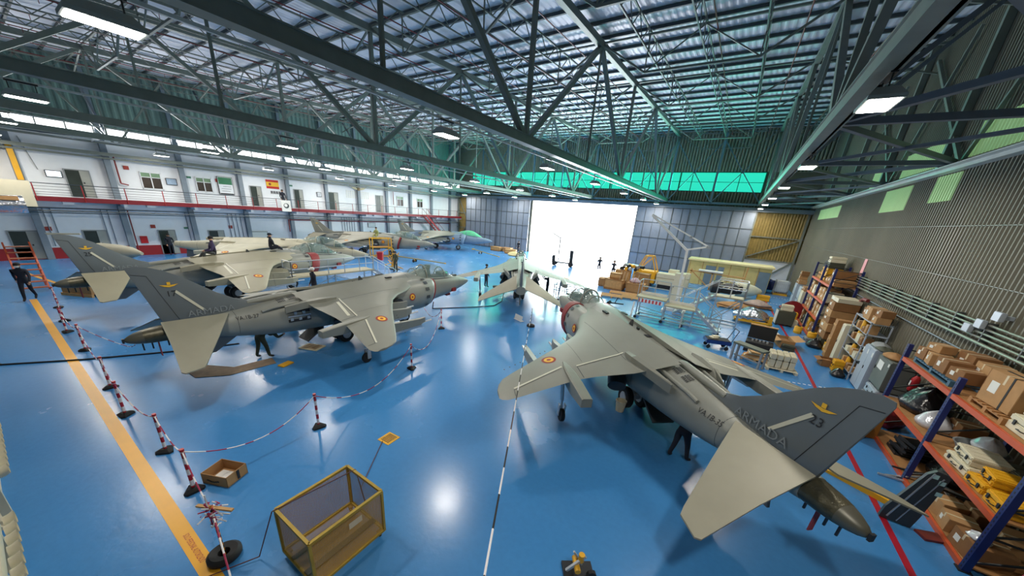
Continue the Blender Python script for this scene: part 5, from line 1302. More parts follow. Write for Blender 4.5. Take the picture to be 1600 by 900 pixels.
# far racks with stacked cartons
rack('narrow blue rack stacked with yellow cases further along the wall', 24.3, (24.3, 26.8, 29.2), (.15, 1.2, 2.15, 3.1), 4.95, 6.02, 4.0)
n_ = 0
rnd = random.Random(12)
for z, hmax in ((.15, .8), (1.2, .75), (2.15, .75)):
    for y in (24.75, 25.5, 26.25, 27.3, 28.0, 28.7):
        m_ = (M_card, M_cardd, M_cream, M_yellow, M_olive)[rnd.choice((0, 1, 0, 1, 2, 3, 4))]
        H_ = rnd.uniform(.25, .42)
        for q in range(2):
            lb = '%s box on the blue rack, level %s, %s from the near end, %s' % ({'cardboard': 'tan', 'cardboard_dark': 'brown', 'cream_paint': 'cream', 'yellow_paint': 'yellow', 'olive_box': 'olive'}[m_.name], ('one', 'two', 'three')[int(z)], ORD[(24.75, 25.5, 26.25, 27.3, 28.0, 28.7).index(y)], ('below', 'above')[q])
            carton(lb, (5.35, y, z+q*(H_+.01)), .7, rnd.uniform(.5, .66), H_, rnd.uniform(-.06, .06), m_, 'boxes on the far blue rack', tape=m_.name[:4] == 'card')
for i, (y, z, m_, nm) in enumerate(((27.25, 3.1, M_yellow, 'yellow'), (27.25, 3.46, M_yellow, 'upper yellow'), (28.0, 3.1, M_yellow, 'second yellow'), (28.0, 3.46, M_yellow, 'upper second yellow'), (27.3, 3.82, M_olive, 'dark'), (28.0, 3.82, M_black, 'black'), (28.7, 3.1, M_card, 'brown'), (27.35, 4.14, M_cream, 'cream topmost'))):
    case('%s case on top of the far blue rack' % nm, (5.45, y, z), .7, .66, .34, m_)
for i, (y, z, H_) in enumerate(((24.9, 3.1, .3), (25.7, 3.1, .34), (26.3, 3.1, .25), (25.3, 3.45, .4))):
    carton('long flat cardboard box at the top of the rack\'s near bay, %s' % ORD[i], (5.55, y, z), .9, .7, H_, 0, M_cardd if i % 2 else M_card)
# cartons stacked on the floor between rack and plank crate
for i, (y, z, L, W, H_, m_) in enumerate(((23.3, 0, .9, 1.2, .5, M_olive), (23.3, .52, .9, 1.2, .42, M_cardd), (23.2, .96, 1.0, 1.3, .4, M_card), (23.3, 1.38, .95, 1.2, .3, M_cardd), (23.25, 1.7, 1.0, 1.25, .35, M_card), (23.3, 2.07, .95, 1.25, .4, M_cardd), (23.25, 2.49, .9, 1.2, .2, M_cream), (22.2, 0, .7, .6, .45, M_yellow), (22.2, .47, .6, .6, .4, M_card))):
    carton('long brown carton stacked near the plank crate, %s of the pile' % ORD[i], (5.55, y, z), L, W, H_, rnd.uniform(-.05, .05), m_)
lump('rubbish_bag', 'shiny dark bag in front of the carton pile', 'bag', (4.9, 22.7, 0), .7, .8, .5, M_bag, 61)
drum('yellow plastic can on the floor beside the red reel', (4.5, 25.3, 0), .2, .42, M_yellow); case('grey case under the second yellow can', (4.85, 23.6, 0), .5, .6, .26, M_grey); drum('yellow plastic can standing on the grey case', (4.85, 23.6, .28), .2, .3, M_yellow)
rl = thing('cable_reel', 'big dark red cable reel beside the blue rack', 'cable reel', (4.55, 29.3, .62))
MB().lathe([(.62, -.2), (.62, -.17), (.2, -.17), (.2, .17), (.62, .17), (.62, .2), (.05, .2), (.05, -.2)], n=28, axis='Y').build('reel_drum', M_redtarp, rl); MB().tube((0, -.3, 0), (0, .3, 0), .03).bx(-.3, .3, -.3, -.26, -.62, -.58).bx(-.3, .3, .26, .3, -.62, -.58).bar((0, -.28, 0), (0, -.28, -.6), .04).bar((0, .28, 0), (0, .28, -.6), .04).build('reel_stand', M_dark, rl)
case('yellow equipment case beside the red reel', (4.5, 28.1, 0), .4, .5, .7, M_yellow); case('cream case beside the yellow one by the rack foot', (4.45, 27.0, 0), .4, .5, .4, M_cream)
tb = thing('tool_trolley', 'dark tool trolley with white edged sides and a box on top', 'tool trolley', (3.9, 26.9, 0), .1)
MB().bx(-.45, .45, -.4, .4, .1, .95).build('trolley_body', M_olive, tb, bevel=.01); b = MB()
for i in range(6): b.bx(-.47, -.45, -.3+.1*i, -.25+.1*i, .1, .95)
b.build('white_edge', M_whitem, tb); [MB().lathe([(.05, -.02), (.06, 0), (.05, .02)], (x, y, .06), 10, 'Y').build('trolley_wheel', M_black, tb) for x in (-.38, .38) for y in (-.35, .35)]
case('cream case on top of the dark tool trolley', (3.9, 26.9, .95), .6, .5, .36, M_cream)
for i, (y, H_, m_) in enumerate(((31.6, 1.75, M_cream), (32.6, 1.9, M_locker), (34.8, 1.9, M_locker))): locker('tall pale locker in the far right row, %s from the near end' % ORD[i], (5.35, y, 0), .9, .6, H_, m_, 2)
for i, (y, z) in enumerate(((31.4, 1.75), (31.9, 1.75), (34.5, 1.9), (35.0, 1.9), (34.8, 2.24), (34.7, 2.56))): carton('brown box piled on the far right lockers, %s from the near end' % ORD[i], (5.35, y, z), .5, .44, .32, rnd.uniform(-.4, .4), (M_card, M_cardd)[i % 2])
lump('bundle', 'reddish bundle on the floor before the far lockers', 'bundle', (4.6, 33.2, 0), .7, .9, .35, M_redtarp, 71)
ib = thing('ibc_tank', 'white liquid tank in a wire cage near the far right corner', 'tank', (4.9, 40.6, 0))
MB().bx(-.5, .5, -.55, .55, .35, 1.3).build('tank', mat('tank_white', srgb(214, 218, 222), .4), ib, bevel=.05)
b = MB()
for i in range(8):
    for s in (-1, 1): b.bar((-.52+i*.149, s*.57, .15), (-.52+i*.149, s*.57, 1.34), .02); b.bar((s*.53, -.57+i*.163, .15), (s*.53, -.57+i*.163, 1.34), .02)
for z in (.35, .7, 1.05, 1.33):
    for s in (-1, 1): b.bar((-.53, s*.57, z), (.53, s*.57, z), .02); b.bar((s*.53, -.57, z), (s*.53, .57, z), .02)
b.build('wire_cage', M_alu, ib); MB().bx(-.55, .55, -.6, .6, 0, .15).build('tank_pallet', M_yellow, ib)
for i, (x, y) in enumerate(((3.9, 43.2), (4.5, 43.4), (4.2, 44.2))): drum('blue drum by the far white wall, %s from the left' % ORD[i], (x, y, 0), .3, .9, M_blue)
case('yellow case on the floor before the beige cabin', (3.3, 35.4, 0), .9, .6, .45, M_yellow)
# conduits on the right wall
for i, (z, r) in enumerate(((3.72, .03), (3.6, .03), (3.48, .03), (3.36, .03), (3.22, .045))):
    struct(MB().tube((6.0, YN, z), (6.0, 29, z), r, n=8).build('trim_%d' % (20+i), mat('conduit', srgb(132, 132, 122), .4, .4)))
b = MB()
for k in range(26): b.bx(5.97, 6.14, -9+1.5*k, -8.96+1.5*k, 3.15, 3.78)
struct(b.build('trim_30', M_steeld))
struct(MB().tube((6.08, YN, 2.85), (6.08, 29, 2.85), .02, n=6).build('trim_31', M_colgrey))
for i, (y, z) in enumerate(((13.0, 3.9), (13.5, 3.6), (13.9, 3.4))): o = MB().bx(5.86, 5.96, y, y+.3, z, z+.22).bx(5.96, 6.15, y+.1, y+.2, z+.05, z+.15).build('junction_box', M_locker, bevel=.01); tag(o, 'pale junction box on the right wall conduits, %s from the near side' % ORD[i], 'junction box')
pn = MB().bx(6.13, 6.14, 25.0, 25.45, 3.6, 4.6).build('pink_sheet', mat('pink_sheet', srgb(222, 150, 156), .6)); tag(pn, 'narrow pink translucent strip on the right wall', 'wall sheet')

# ================================================================== CENTRE RIGHT: platforms, trolleys, pallets
def rails(b, pts, z0, z1, step=.9, r=.028):
    for a, c_ in zip(pts, pts[1:]):
        a = Vector((*a, 0)); c_ = Vector((*c_, 0)); n = max(1, round((c_-a).length/step))
        for i in range(n+1): p = a.lerp(c_, i/n); b.tube((p.x, p.y, z0), (p.x, p.y, z1), r, n=6)
        for z in (z1, (z0+z1)/2): b.tube((a.x, a.y, z), (c_.x, c_.y, z), r, n=6)
def stairs(parent, p0, p1, wdt, n, m, railh=.9):
    """p0 top, p1 bottom (x,y,z); width across the run"""
    p0 = Vector(p0); p1 = Vector(p1); d = Vector((p1.x-p0.x, p1.y-p0.y, 0)).normalized(); s = Vector((-d.y, d.x, 0))*wdt/2
    b = MB(); [b.bar(p0+q*s, p1+q*s, .05, .14) for q in (-1, 1)]; b.build('stringers', m, parent)
    b = MB(); ang = math.atan2(d.y, d.x)
    for i in range(n): c_ = p0.lerp(p1, (i+.5)/n); b.box(c_, (.24, wdt, .03), ang)
    b.build('treads', m, parent)
    b = MB()
    for q in (-1, 1):
        b.tube(p0+q*s+Vector((0, 0, railh)), p1+q*s+Vector((0, 0, railh)), .022)
        for i in (0, .5, 1): c_ = p0.lerp(p1, i)+q*s; b.tube(c_, c_+Vector((0, 0, railh)), .02)
    b.build('handrails', m, parent)
pf = thing('access_platform', 'aluminium wheeled access platform with two decks and a stair, behind jet 23', 'access platform', (0, 0, 0))
M_deck = mat('deck_grey', srgb(176, 168, 142), .6)
MB().bx(-4.15, -2.45, 20.9, 21.9, 1.3, 1.38).build('deck', M_deck, pf); MB().bx(-2.45, -.85, 20.6, 21.6, 1.1, 1.18).build('deck', M_deck, pf)
b = MB(); rails(b, [(-4.1, 21.9), (-2.5, 21.9)], 1.38, 2.3); rails(b, [(-2.4, 21.55), (-.9, 21.55)], 1.18, 2.2); b.tube((-4.1, 20.95, 1.38), (-4.1, 20.95, 2.3), .022).tube((-4.1, 20.95, 2.3), (-4.1, 21.9, 2.3), .022); b.build('guard_rail', M_alu, pf)
b = MB()
for x in (-4.0, -2.5, -.95):
    for y in (20.95, 21.7): b.bar((x, y, .12), (x, y, 1.3 if x < -2 else 1.12), .06)
for y in (20.95, 21.7): b.bar((-4.0, y, .2), (.6, y, .2), .07); b.bar((-4, y, .6), (-1, y, .25), .04)
for x in (-4.0, -2.5, -.95, .5): b.bar((x, 20.95, .2), (x, 21.7, .2), .07)
b.bar((-4.2, 20.6, .08), (-4.2, 20.9, 1.0), .08); b.bar((-1.4, 20.4, .08), (-1.4, 20.6, 1.05), .08)
b.build('undercarriage_frame', M_alu, pf)
MB().bx(-4.05, -2.55, 21.86, 21.88, 1.4, 1.55).bx(-2.35, -.95, 21.5, 21.52, 1.2, 1.35).build('toe_board', M_whitem, pf)
MB().bx(-3.95, -2.6, 20.88, 20.9, 1.05, 1.25).build('warning_stripe', stripes('red_white_band', srgb(200, 60, 60), srgb(230, 230, 232), 0, .2), pf)
stairs(pf, (-.85, 21.1, 1.15), (.45, 21.1, .12), .7, 5, M_alu)
for x in (-4.0, -2.5, -1.4, .45):
    for y in (20.85, 21.75): MB().lathe([(.08, -.025), (.1, 0), (.08, .025)], (x, y, .1), 12, 'Y').build('platform_wheel', M_black, pf)
pg = thing('stair_platform', 'taller aluminium stair platform right behind the first one', 'access platform', (0, 0, 0))
MB().bx(-.1, 1.35, 23.2, 24.1, 1.7, 1.78).build('deck', M_deck, pg); b = MB(); rails(b, [(-.1, 24.1), (1.35, 24.1), (1.35, 23.2), (-.1, 23.2)], 1.78, 2.75, .7); b.build('guard_rail', M_alu, pg)
b = MB()
for x in (-.05, 1.3):
    for y in (23.2, 24.1): b.bar((x, y, .1), (x, y, 1.7), .07)
b.bar((-.05, 23.2, .2), (1.3, 23.2, 1.6), .05).bar((1.3, 23.2, .2), (1.3, 24.1, 1.6), .05).bar((-.05, 24.1, .3), (1.3, 24.1, 1.6), .05).bar((-2.2, 23.2, .15), (1.3, 23.2, .15), .08).bar((-2.2, 24.1, .15), (1.3, 24.1, .15), .08); b.build('support_frame', M_alu, pg)
stairs(pg, (-.1, 23.65, 1.74), (-2.2, 23.65, .2), .8, 8, M_alu)
# crane
cr = thing('workshop_crane', 'white floor crane with a long jib rising before the hangar doors', 'crane', (-2.3, 24.6, 0))
MB().bx(-.7, .7, -.08, .08, .0, .2).bx(-.7, -.55, -.8, .8, .0, .18).bx(.55, .7, -.8, .8, .0, .18).build('crane_base', M_whitem, cr)
MB().bar((.05, 0, .15), (-.05, 0, 4.15), .14, .14).build('mast', M_whitem, cr); MB().bar((-.05, 0, 4.1), (-2.6, 0, 6.1), .12, .14).bar((-2.6, 0, 6.15), (1.1, 0, 4.45), .07, .08).bar((-.05, 0, 4.15), (1.1, 0, 4.45), .1, .1).build('jib', M_whitem, cr); MB().box((0, 0, 4.9), (.14, .14, .18)).box((1.1, 0, 4.42), (.22, .14, .16)).build('winch', M_grey, cr)
# wooden crates and pallets by the door
for i, (x, y, L, W, rz) in enumerate(((-6.9, 25.6, 1.6, 1.1, .25), (-5.5, 26.2, 1.6, 1.1, .2), (-6.2, 27.2, 2.6, 1.0, .2))): pallet('orange-brown pallet on the floor by the bright doorway, %s from the left' % ORD[i], (x, y, 0), L, W, rz, M_wood)
for i, (x, y, z, L, W, H_) in enumerate(((-7.7, 28.8, 0, 1.5, 1.0, .9), (-5.95, 29.0, 0, 1.4, 1.0, .8), (-7.6, 30.7, 0, 1.3, 1.1, 1.5), (-6.0, 31.0, 0, 1.2, 1.0, 1.4), (-7.7, 28.9, .9, .9, .8, .5), (-8.9, 29.6, 0, .8, .9, .7))): crate('brown slatted crate in the group left of the cream panel, %s from the viewer' % ORD[i], (x, y, z), L, W, H_, .1*(i % 3), (M_wood, M_card)[i % 2], 'crates by the doorway')
for i in range(9):
    o = MB().bar((0, 0, 0), (.1, 0, .75), .05, .03).build('timber_batten', M_woodd if i % 2 else M_cream); place(o, (-7.3+.13*i if i < 5 else -6.4+.18*(i-5), 28.55, .8 if i >= 5 else .9), .2); tag(o, 'upright timber batten leaning on the crates, %s from the left' % ORD[i], 'batten', 'battens on the crates')
for i in range(10):
    o = MB().tube((0, -.5, .14), (0, .5, .14), .14, n=12).build('round_canister', (M_dark, M_yellow, M_alu)[i % 3]); place(o, (-7.8+.36*(i % 5), 31.0, 1.5+.27*(i//5)), .1*i); tag(o, 'small canister on the tall crates, %s in %s row' % (ORD[i % 5], ('lower', 'upper')[i//5]), 'canister', 'canisters on the crates')
lump('bundle', 'pinkish wrapped bundle on the crates', 'bundle', (-6.1, 29.1, .8), .9, .7, .4, mat('pink_wrap', srgb(196, 170, 184), .5), 77)
ye = thing('yellow_engine_stand', 'yellow boxed engine stand with a tubular frame on top', 'engine stand', (-5.9, 34.0, 0))
MB().bx(-1.4, .6, -.8, .8, .3, 1.35).build('stand_body', M_yellow, ye, bevel=.03); b = MB()
for y in (-.6, .6): b.bar((-1.2, y, 1.35), (-.6, y, 2.7), .08).bar((.5, y, 1.35), (.0, y, 2.7), .08).bar((-.6, y, 2.7), (0, y, 2.7), .08).bar((-1.1, y, 1.4), (0, y, 2.6), .05)
b.bar((-.6, -.6, 2.7), (-.6, .6, 2.7), .08).bar((0, -.6, 2.7), (0, .6, 2.7), .08); b.build('tubular_frame', M_yellow, ye)
for x in (-1.1, .3):
    for y in (-.7, .7): MB().lathe([(.13, -.05), (.15, 0), (.13, .05)], (x, y, .15), 14, 'Y').build('stand_wheel', M_black, ye)
cp_ = case('long cream panelled container beside the yellow stand', (-4.2, 33.6, .35), 1.9, 1.3, 1.0, M_cream, PI/2*0, name='panelled_container'); MB().bx(-.8, .8, -.6, .6, -.35, 0).build('container_frame', M_dark, cp_)
locker('tall white cabinet in front of the cream container', (-2.7, 28.0, 0), .7, .6, 2.2, M_cream, 1, rz=PI/2)
for i, (x, y, z) in enumerate(((-4.1, 35.8, 0), (-3.1, 36.2, 0))): case('white box with flat lid near the hangar door, %s' % ('left one', 'right one')[i], (x, y, z), .9, .9, 1.5-.2*i, M_cream)
# beige cabin
cb = thing('beige_cabin', 'long beige cabin with grey-blue doors by the hangar doors', 'cabin', (.3, 40.6, 0))
M_beige = mat('beige_panel', srgb(198, 184, 122), .5)
b = MB(); b.bx(-3.6, 3.4, -1.3, 1.3, 0, 2.35).build('cabin_body', M_beige, cb); MB().bx(-3.75, 3.55, -1.45, 1.45, 2.35, 2.5).build('cabin_roof', mat('cabin_roof', srgb(226, 212, 160), .5), cb)
b = MB(); [b.bx(x-.02, x+.02, -1.32, -1.3, 0, 2.35) for x in (-3.5, -2.3, -1.1, .1, 1.3, 2.4)]; b.build('panel_joint', M_woodd, cb)
for x0, x1 in ((-2.0, -1.1), (-.9, -.4), (2.45, 3.35)): MB().bx(x0, x1, -1.34, -1.3, .05, 2.0).build('cabin_door', mat('greyblue_door', srgb(108, 128, 142), .5), cb)
tf = thing('timber_trestle', 'orange-brown timber trestle standing in front of the beige cabin', 'timber frame', (-.3, 36.6, 0))
MB().bar((-2.6, 0, 1.6), (2.0, 0, 1.5), .12, .12).bar((1.9, 0, 0), (2.0, .1, 2.5), .16, .12).bar((-2.5, 0, 0), (-2.4, 0, 1.8), .12).bar((-.6, 0, 0), (-.6, 0, 1.6), .12).bar((-.6, 0, .1), (1.9, 0, 1.2), .12).bar((-2.4, 0, 1.6), (-.8, 0, .3), .1).build('beams', M_wood, tf)
MB().bx(-1.8, .2, -.3, .3, 1.68, 1.8).build('papers_on_top', M_whitem, tf)
rdm = MB().lathe([(.02, -1.3), (.2, -1.15), (.45, -.6), (.6, 0), (.66, .6), (.66, .9)], (0, 0, .68), 20, 'X').build('radome_cone', mat('radome_cream', srgb(216, 218, 196), .5), smooth=50); place(rdm, (1.9, 35.2, 0), PI+.35); tag(rdm, 'pale cream cone lying on the floor before the beige cabin', 'nose cone')
eng = thing('stripped_engine', 'dark stripped engine with pipes on a stand behind the platforms', 'engine', (.4, 31.6, 0), .1)
MB().lathe([(.3, -1.1), (.5, -1.0), (.5, -.4), (.42, -.3), (.44, .4), (.3, 1.1)], (0, 0, 1.1), 18, 'X').build('engine_casing', M_dark, eng, smooth=35)
b = MB(); rr = random.Random(5)
for i in range(22): a = rr.uniform(0, PI); x = rr.uniform(-.8, .8); b.path([(x, -.5*math.cos(a), 1.1+.5*math.sin(a)), (x+.1, -.58*math.cos(a), 1.1+.58*math.sin(a)), (x+.3, -.5*math.cos(a+.3), 1.1+.5*math.sin(a+.3))], .03, 5)
b.build('engine_pipes', M_cream, eng); MB().bx(-1.1, 1.1, -.5, .5, .4, .5).bx(-1.0, -.9, -.45, .45, 0, .4).bx(.9, 1.0, -.45, .45, 0, .4).build('engine_cradle', M_grey, eng)
pallet('orange-brown pallet under wrapped planks right of the platforms', (1.2, 29.6, 0), 2.2, 1.2, .1, M_wood); lump('wrapped_parts', 'flat bundle of planks and plastic on the far pallet', 'wrapped parts', (1.2, 29.6, .14), 2.2, 1.1, .35, M_card, 81)
pallet('pallet with a grey plastic bundle before the beige cabin', (2.7, 31.6, 0), 2.0, 1.3, .1, M_woodd); lump('wrapped_parts', 'mauve and brown bundle on the pallet near the red line', 'wrapped parts', (2.7, 31.6, .14), 1.9, 1.2, .45, mat('mauve_wrap', srgb(170, 150, 140), .5, var=.35, scale=5), 83)
yt = thing('yellow_trolley', 'long low yellow trolley under the plastic wrapped engine', 'trolley', (2.2, 25.6, 0), .05)
MB().bx(-1.0, 1.0, -.55, -.45, .15, .27).bx(-1.0, 1.0, .45, .55, .15, .27).bx(-1.0, -.9, -.55, .55, .15, .27).bx(.9, 1.0, -.55, .55, .15, .27).box((.85, -.5, .45), (.18, .14, .5)).build('trolley_frame', M_yellow, yt); [MB().lathe([(.08, -.03), (.1, 0), (.08, .03)], (x, y, .1), 12, 'Y').build('trolley_wheel', M_black, yt) for x in (-.85, .85) for y in (-.5, .5)]
lump('wrapped_engine', 'engine wrapped in shiny crinkled plastic on the yellow trolley', 'wrapped engine', (2.1, 25.6, .27), 1.9, 1.1, .75, M_foil, 91, amp=.3)
hc_ = thing('hand_cart', 'blue flat hand cart with a black hoop handle', 'hand cart', (.5, 18.5, 0), .3)
MB().bx(-.55, .55, -.32, .32, .28, .46).build('cart_tub', mat('cart_blue', srgb(22, 54, 120), .4), hc_, bevel=.02); MB().bx(-.5, .5, -.28, .28, .462, .48).build('cart_mat', M_black, hc_)
MB().path([(.5, -.28, .4), (.72, -.26, 1.05), (.72, .26, 1.05), (.5, .28, .4)], .018, 8).build('cart_handle', M_black, hc_)
for x in (-.4, .4):
    for y in (-.25, .25): MB().lathe([(.08, -.025), (.1, 0), (.08, .025)], (x, y, .1), 12, 'Y').tube((x, y, .1), (x, y, .28), .02).build('cart_wheel', M_black, hc_)
MB().box((-.2, .0, .53), (.3, .3, .06), .4).box((-.1, .05, .58), (.3, .2, .05), .2).build('load_of_blocks', M_cream, hc_)
bc = thing('open_black_case', 'black open case with foam and metal parts inside', 'equipment case', (2.25, 19.5, 0), -.1)
MB().bx(-.55, .55, -.4, .4, 0, .5).build('case_body', M_black, bc, bevel=.01); MB().box((0, .5, .84), (1.1, .07, .68)).build('case_lid', M_black, bc); [MB().box((-.3+.15*i, -.05+.1*(i % 2), .54), (.08, .12, .08)).build('metal_part', M_alu, bc) for i in range(5)]; MB().bx(-.56, .56, .44, .6, 1.17, 1.21).build('lid_edge', M_wood, bc)
tbn = thing('workbench', 'grey workbench in front of the open black case', 'workbench', (1.75, 17.15, 0), -.6)
MB().bx(-.65, .65, -.22, .22, .76, .84).build('bench_top', mat('bench_top', srgb(92, 98, 84), .6), tbn); b = MB(); [b.bx(x-.04, x+.04, y-.03, y+.03, 0, .76) for x in (-.6, .6) for y in (-.18, .18)]; b.bx(-.6, .6, -.02, .02, .2, .26); b.build('bench_legs', M_grey, tbn)
pallet('pallet with thin boards stacked behind the grey workbench', (2.15, 18.0, 0), 1.1, .8, -.2, M_wood)
for i in range(5): o = MB().bx(-.45, .45, -.3, .3, 0, .06).build('thin_board', (M_cream, M_wood, M_card)[i % 3]); place(o, (2.15+.03*i, 18.0, .14+.062*i), .12*i-.3); tag(o, 'thin board on the pallet behind the workbench, %s from the bottom' % ORD[i], 'board', 'boards on the pallet')
for i in range(4):
    for q in range(2):
        case('cream upright case in the block right of the workbench, %s from the left, %s row' % (ORD[i], ('front', 'back')[q]), (2.62+.23*i, 17.35+.42*q+.03*i, .12), .2, .38, .6, M_cream, .05, 'block of cream cases')
pallet('pale pallet under the block of cream cases', (2.98, 17.55, 0), 1.1, .95, .1, M_cream, H=.12)
open_box('long_open_carton', 'long open cardboard box with raised lid beside the red line', (3.5, 21.7, 0), .15, .6, 1.1, .4, M_card, content=M_cardd)
lump('foam_roll', 'white padded roll behind the long open box', 'foam roll', (3.2, 22.7, 0), .7, .9, .4, mat('foam_white', srgb(206, 206, 204), .8), 95)
case('dark case in front of the long open box', (3.6, 20.9, 0), .5, .4, .28, M_olive)

# ================================================================== LEFT AND CENTRE: stands around the jets
cw = thing('long_wooden_crate', 'open wooden crate on a pallet under the tail of jet 25', 'crate', (-27.6, 2.4, 0), .5)
MB().bx(-.8, .8, -.45, .45, .14, .2).bx(-.8, .8, -.45, -.42, .2, .7).bx(-.8, .8, .42, .45, .2, .7).bx(-.8, -.77, -.45, .45, .2, .7).bx(.77, .8, -.45, .45, .2, .7).build('crate_body', M_card, cw); MB().bx(-.8, .8, -.2, .5, .74, .78).build('crate_lid', M_wood, cw); MB().bx(-.85, .85, -.5, -.4, 0, .14).bx(-.85, .85, .4, .5, 0, .14).build('skids', M_wood, cw)
rtk = thing('red_tank_trolley', 'dark red trolley carrying a cream tank beyond jet 25', 'trolley', (-34.2, 4.6, 0), .4)
MB().bx(-1.2, 1.2, -.5, .5, .35, .5).bar((-1, -.4, .5), (-1, -.4, 1.0), .08).bar((-1, .4, .5), (-1, .4, 1.0), .08).bar((1, 0, .5), (1, 0, 1.0), .08).build('trolley_frame', mat('trolley_red', srgb(120, 20, 40), .5), rtk); [MB().lathe([(.13, -.04), (.17, 0), (.13, .04)], (x, y, .17), 12, 'Y').build('trolley_wheel', M_black, rtk) for x in (-.9, .9) for y in (-.5, .5)]
tk = MB().lathe([(.03, -2.2), (.25, -1.8), (.4, -1.0), (.42, .4), (.36, 1.4), (.1, 2.3)], (0, 0, 1.35), 18, 'X').build('drop_tank', M_cream_jet, smooth=50); place(tk, (-34.2, 4.6, .03), .4); tag(tk, 'cream drop tank lying on the dark red trolley', 'drop tank')
fp2 = thing('maintenance_stand', 'pale railed maintenance stand beside the nose of jet 25', 'maintenance stand', (0, 0, 0))
MB().bx(-21.3, -20.2, 9.0, 14.2, 1.2, 1.28).build('deck', M_deck, fp2); b = MB(); rails(b, [(-20.25, 9.0), (-20.25, 14.2)], 1.28, 2.15, 1.0); rails(b, [(-20.25, 9.0), (-21.2, 9.0)], 1.28, 2.15, 1.0); b.build('guard_rail', M_alu, fp2)
b = MB()
for x in (-21.2, -20.3):
    for y in (9.1, 11.5, 14.1): b.bar((x, y, .05), (x, y, 1.2), .06)
b.bar((-20.3, 9.1, .2), (-20.3, 11.5, 1.1), .04).bar((-20.3, 14.1, .2), (-20.3, 11.5, 1.1), .04).bar((-21.2, 9.1, .12), (-21.2, 14.1, .12), .06).bar((-20.3, 9.1, .12), (-20.3, 14.1, .12), .06); b.build('support_frame', M_alu, fp2)
stairs(fp2, (-20.7, 14.2, 1.25), (-20.7, 16.1, .1), .8, 5, M_alu)
tdl = thing('equipment_dolly', 'low grey dolly with boxes and pipes beside the wing of jet 25', 'dolly', (-19.2, 7.8, 0), 1.5)
MB().bx(-1.0, 1.0, -.4, .4, .3, .4).bx(-.9, .9, -.35, .35, .55, .6).build('dolly_deck', M_grey, tdl); MB().path([(-1, -.4, .4), (-1, -.4, .8), (1, -.4, .8), (1, -.4, .4)], .03).path([(-1, .4, .4), (-1, .4, .8), (1, .4, .8), (1, .4, .4)], .03).build('dolly_rail', M_alu, tdl); [MB().lathe([(.13, -.04), (.15, 0), (.13, .04)], (x, y, .15), 12, 'Y').build('dolly_wheel', M_black, tdl) for x in (-.8, .8) for y in (-.35, .35)]
yp = MB().box((0, 0, .08), (.7, .45, .16)).build('yellow_chock', M_yellow, bevel=.02); place(yp, (-19.6, 11.8, 0), .3); tag(yp, 'yellow block on the floor under the pale railed stand', 'chock')
ysd = thing('yellow_stand', 'yellow tubular work stand beside the brownish jet', 'work stand', (-31.3, 23.0, 0), 1.3)
b = MB()
for x in (-1.0, 1.0):
    for y in (-.4, .4): b.bar((x, y, .1), (x, y, 2.1), .07)
for z in (.25, 1.2, 2.1):
    for y in (-.4, .4): b.bar((-1, y, z), (1, y, z), .06)
    for x in (-1, 1): b.bar((x, -.4, z), (x, .4, z), .06)
b.bar((-1, -.4, .3), (1, -.4, 1.2), .05).bar((1, -.4, 1.2), (1.7, -.4, .15), .07).bar((1, .4, 1.2), (1.7, .4, .15), .07); b.build('tube_frame', M_yellow, ysd); MB().bx(-1, 1, -.4, .4, 1.2, 1.25).build('stand_deck', M_woodd, ysd)
rb = thing('red_bin', 'bright red bin beside the yellow work stand', 'bin', (-30.4, 22.2, 0)); MB().lathe([(.3, 0), (.34, .75), (.36, .75), (.36, .8), (.3, .8), (.27, .1)], n=18).build('bin_body', M_red, rb, smooth=40); MB().lathe([(.37, .78), (.2, .86), (.02, .88)], n=18).build('bin_lid', M_redtarp, rb)
def towbar(label, p, q, wf=.4):
    t = thing('tow_bar', label, 'tow bar', p, math.atan2(q[1]-p[1], q[0]-p[0])); L = math.hypot(q[0]-p[0], q[1]-p[1])
    MB().tube((0, 0, .42), (L, 0, .3), .055).build('bar', mat('tow_yellow', srgb(150, 134, 72), .5), t)
    MB().lathe([(.1, -.03), (.16, 0), (.1, .03)], (L*wf, -.2, .16), 14, 'Y').build('tow_wheel', M_black, t); MB().lathe([(.1, -.03), (.16, 0), (.1, .03)], (L*wf, .2, .16), 14, 'Y').build('tow_wheel', M_black, t); MB().bar((L*wf, -.2, .16), (L*wf, .2, .16), .04).bar((L*wf, 0, .16), (L*wf, 0, .4), .04).box((.05, 0, .42), (.3, .35, .12)).box((L, 0, .3), (.16, .1, .1)).build('fittings', M_yellow, t)
    return t
towbar('long tow bar on the floor ahead of the brownish jet', (-29.8, 23.6, 0), (-23.9, 25.0, 0)); towbar('long tow bar on the floor ahead of the farthest jet', (-30.4, 37.4, 0), (-24.2, 34.9, 0), .3)
yg = thing('yellow_ground_frame', 'tangle of yellow hoses and frame by the camouflage dressed person', 'hose frame', (-25.2, 19.8, 0))
b = MB(); rr = random.Random(9); pts = [(rr.gauss(0, .35), rr.gauss(0, .35), rr.uniform(.05, 1.7)) for _ in range(26)]; b.path(pts, .03, 5); b.build('hoses', M_yellow, yg); MB().bar((-.3, 0, 0), (-.3, 0, 1.6), .06).bar((.3, 0, 0), (.3, 0, 1.6), .06).bar((-.3, 0, 1.5), (.3, 0, 1.5), .06).bx(-.4, .4, -.3, .3, 0, .08).build('hose_rack', M_dark, yg)
stl = thing('work_stool', 'small dark topped stool under the middle jet', 'stool', (-13.4, 19.2, 0), .3); MB().lathe([(.24, .5), (.26, .54), (.24, .6), (.05, .62)], n=16).build('stool_seat', M_black, stl)
for a in range(4): MB().bar((.16*math.cos(a*PI/2+.8), .16*math.sin(a*PI/2+.8), .5), (.27*math.cos(a*PI/2+.8), .27*math.sin(a*PI/2+.8), 0), .03).build('leg', M_alu, stl)
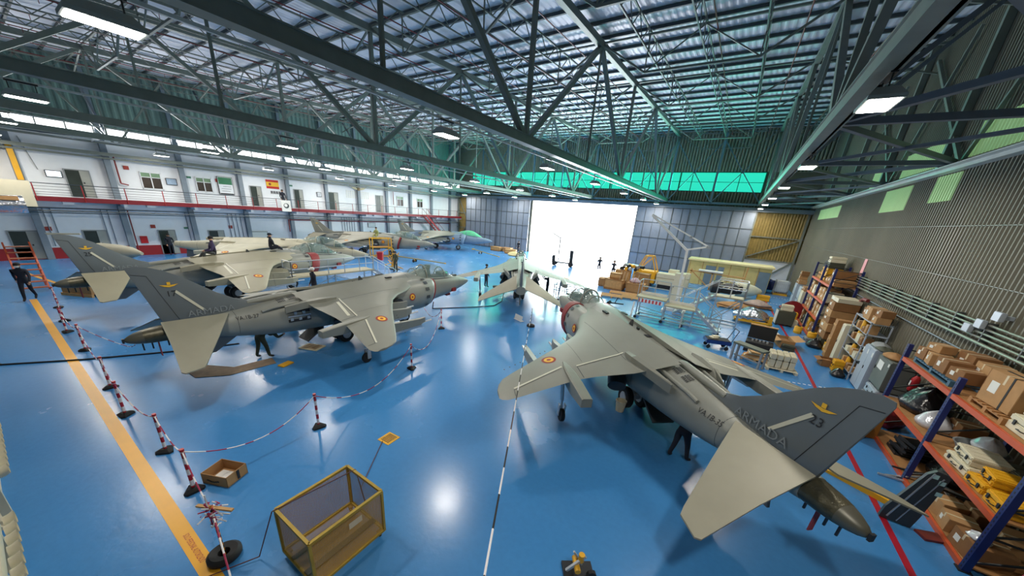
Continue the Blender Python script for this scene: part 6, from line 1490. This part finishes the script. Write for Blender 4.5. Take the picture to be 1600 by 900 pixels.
for i, (x, y, z, L, m_) in enumerate(((-29.0, 42.6, 0, 1.6, M_wood), (-27.4, 43.2, 0, 1.2, M_card), (-25.8, 41.6, 0, 1.6, M_wood))): crate('low orange-brown crate beyond the nose of the farthest jet, %s from the left' % ORD[i], (x-1, y, z), L, 1.0, .6, .2*i, m_)
lump('tarp_bundle', 'cream tarpaulin bundle on the floor before the left hangar doors', 'tarpaulin', (-25.0, 39.8, 0), 2.0, 1.3, .6, mat('tarp_cream', srgb(226, 206, 150), .7), 99)
lt = thing('service_rig', 'dark wheeled service rig silhouetted in the open doorway', 'service rig', (-16.6, 37.5, 0), .2)
MB().bx(-1.3, 1.3, -.5, .5, .35, .5).bx(.8, 1.2, -.3, .3, .5, 1.9).bx(-1.3, -.9, -.4, .4, .5, 1.2).build('rig_frame', M_dark, lt); MB().bar((-.6, 0, .5), (-.6, 0, 3.3), .1).bar((-.6, 0, 3.2), (-1.6, 0, 3.7), .08).bar((-1.6, 0, 1.6), (-1.6, 0, .6), .05).bar((-1.6, 0, 1.6), (-.6, 0, 1.6), .05).build('mast', M_dark, lt); [MB().lathe([(.2, -.06), (.25, 0), (.2, .06)], (x, y, .25), 14, 'Y').build('rig_wheel', M_black, lt) for x in (-1, 1) for y in (-.5, .5)]
wb2 = thing('stacking_benches', 'pale tubular trestles standing under the right wing of the middle jet', 'trestle', (-9.4, 22.2, 0), .2)
b = MB()
for y in (0, .7):
    for z in (.5, .9): b.bar((-.8, y, z), (.9, y, z), .05)
    for x in (-.8, 0, .9): b.bar((x, y, 0), (x, y, .95), .05)
for z in (.5, .9):
    for x in (-.8, .9): b.bar((x, 0, z), (x, .7, z), .05)
b.build('trestle_frame', M_alu, wb2)
sm = thing('wheeled_jack', 'small wheeled jack on the floor between jet 23 and the platforms', 'jack', (-5.9, 23.0, 0)); MB().bar((-.5, 0, .12), (.6, 0, .2), .08).bar((0, 0, .15), (.15, 0, .6), .05).build('jack_frame', M_dark, sm); [MB().lathe([(.1, -.03), (.12, 0), (.1, .03)], (-.4, y, .12), 12, 'Y').build('jack_wheel', M_black, sm) for y in (-.2, .2)]
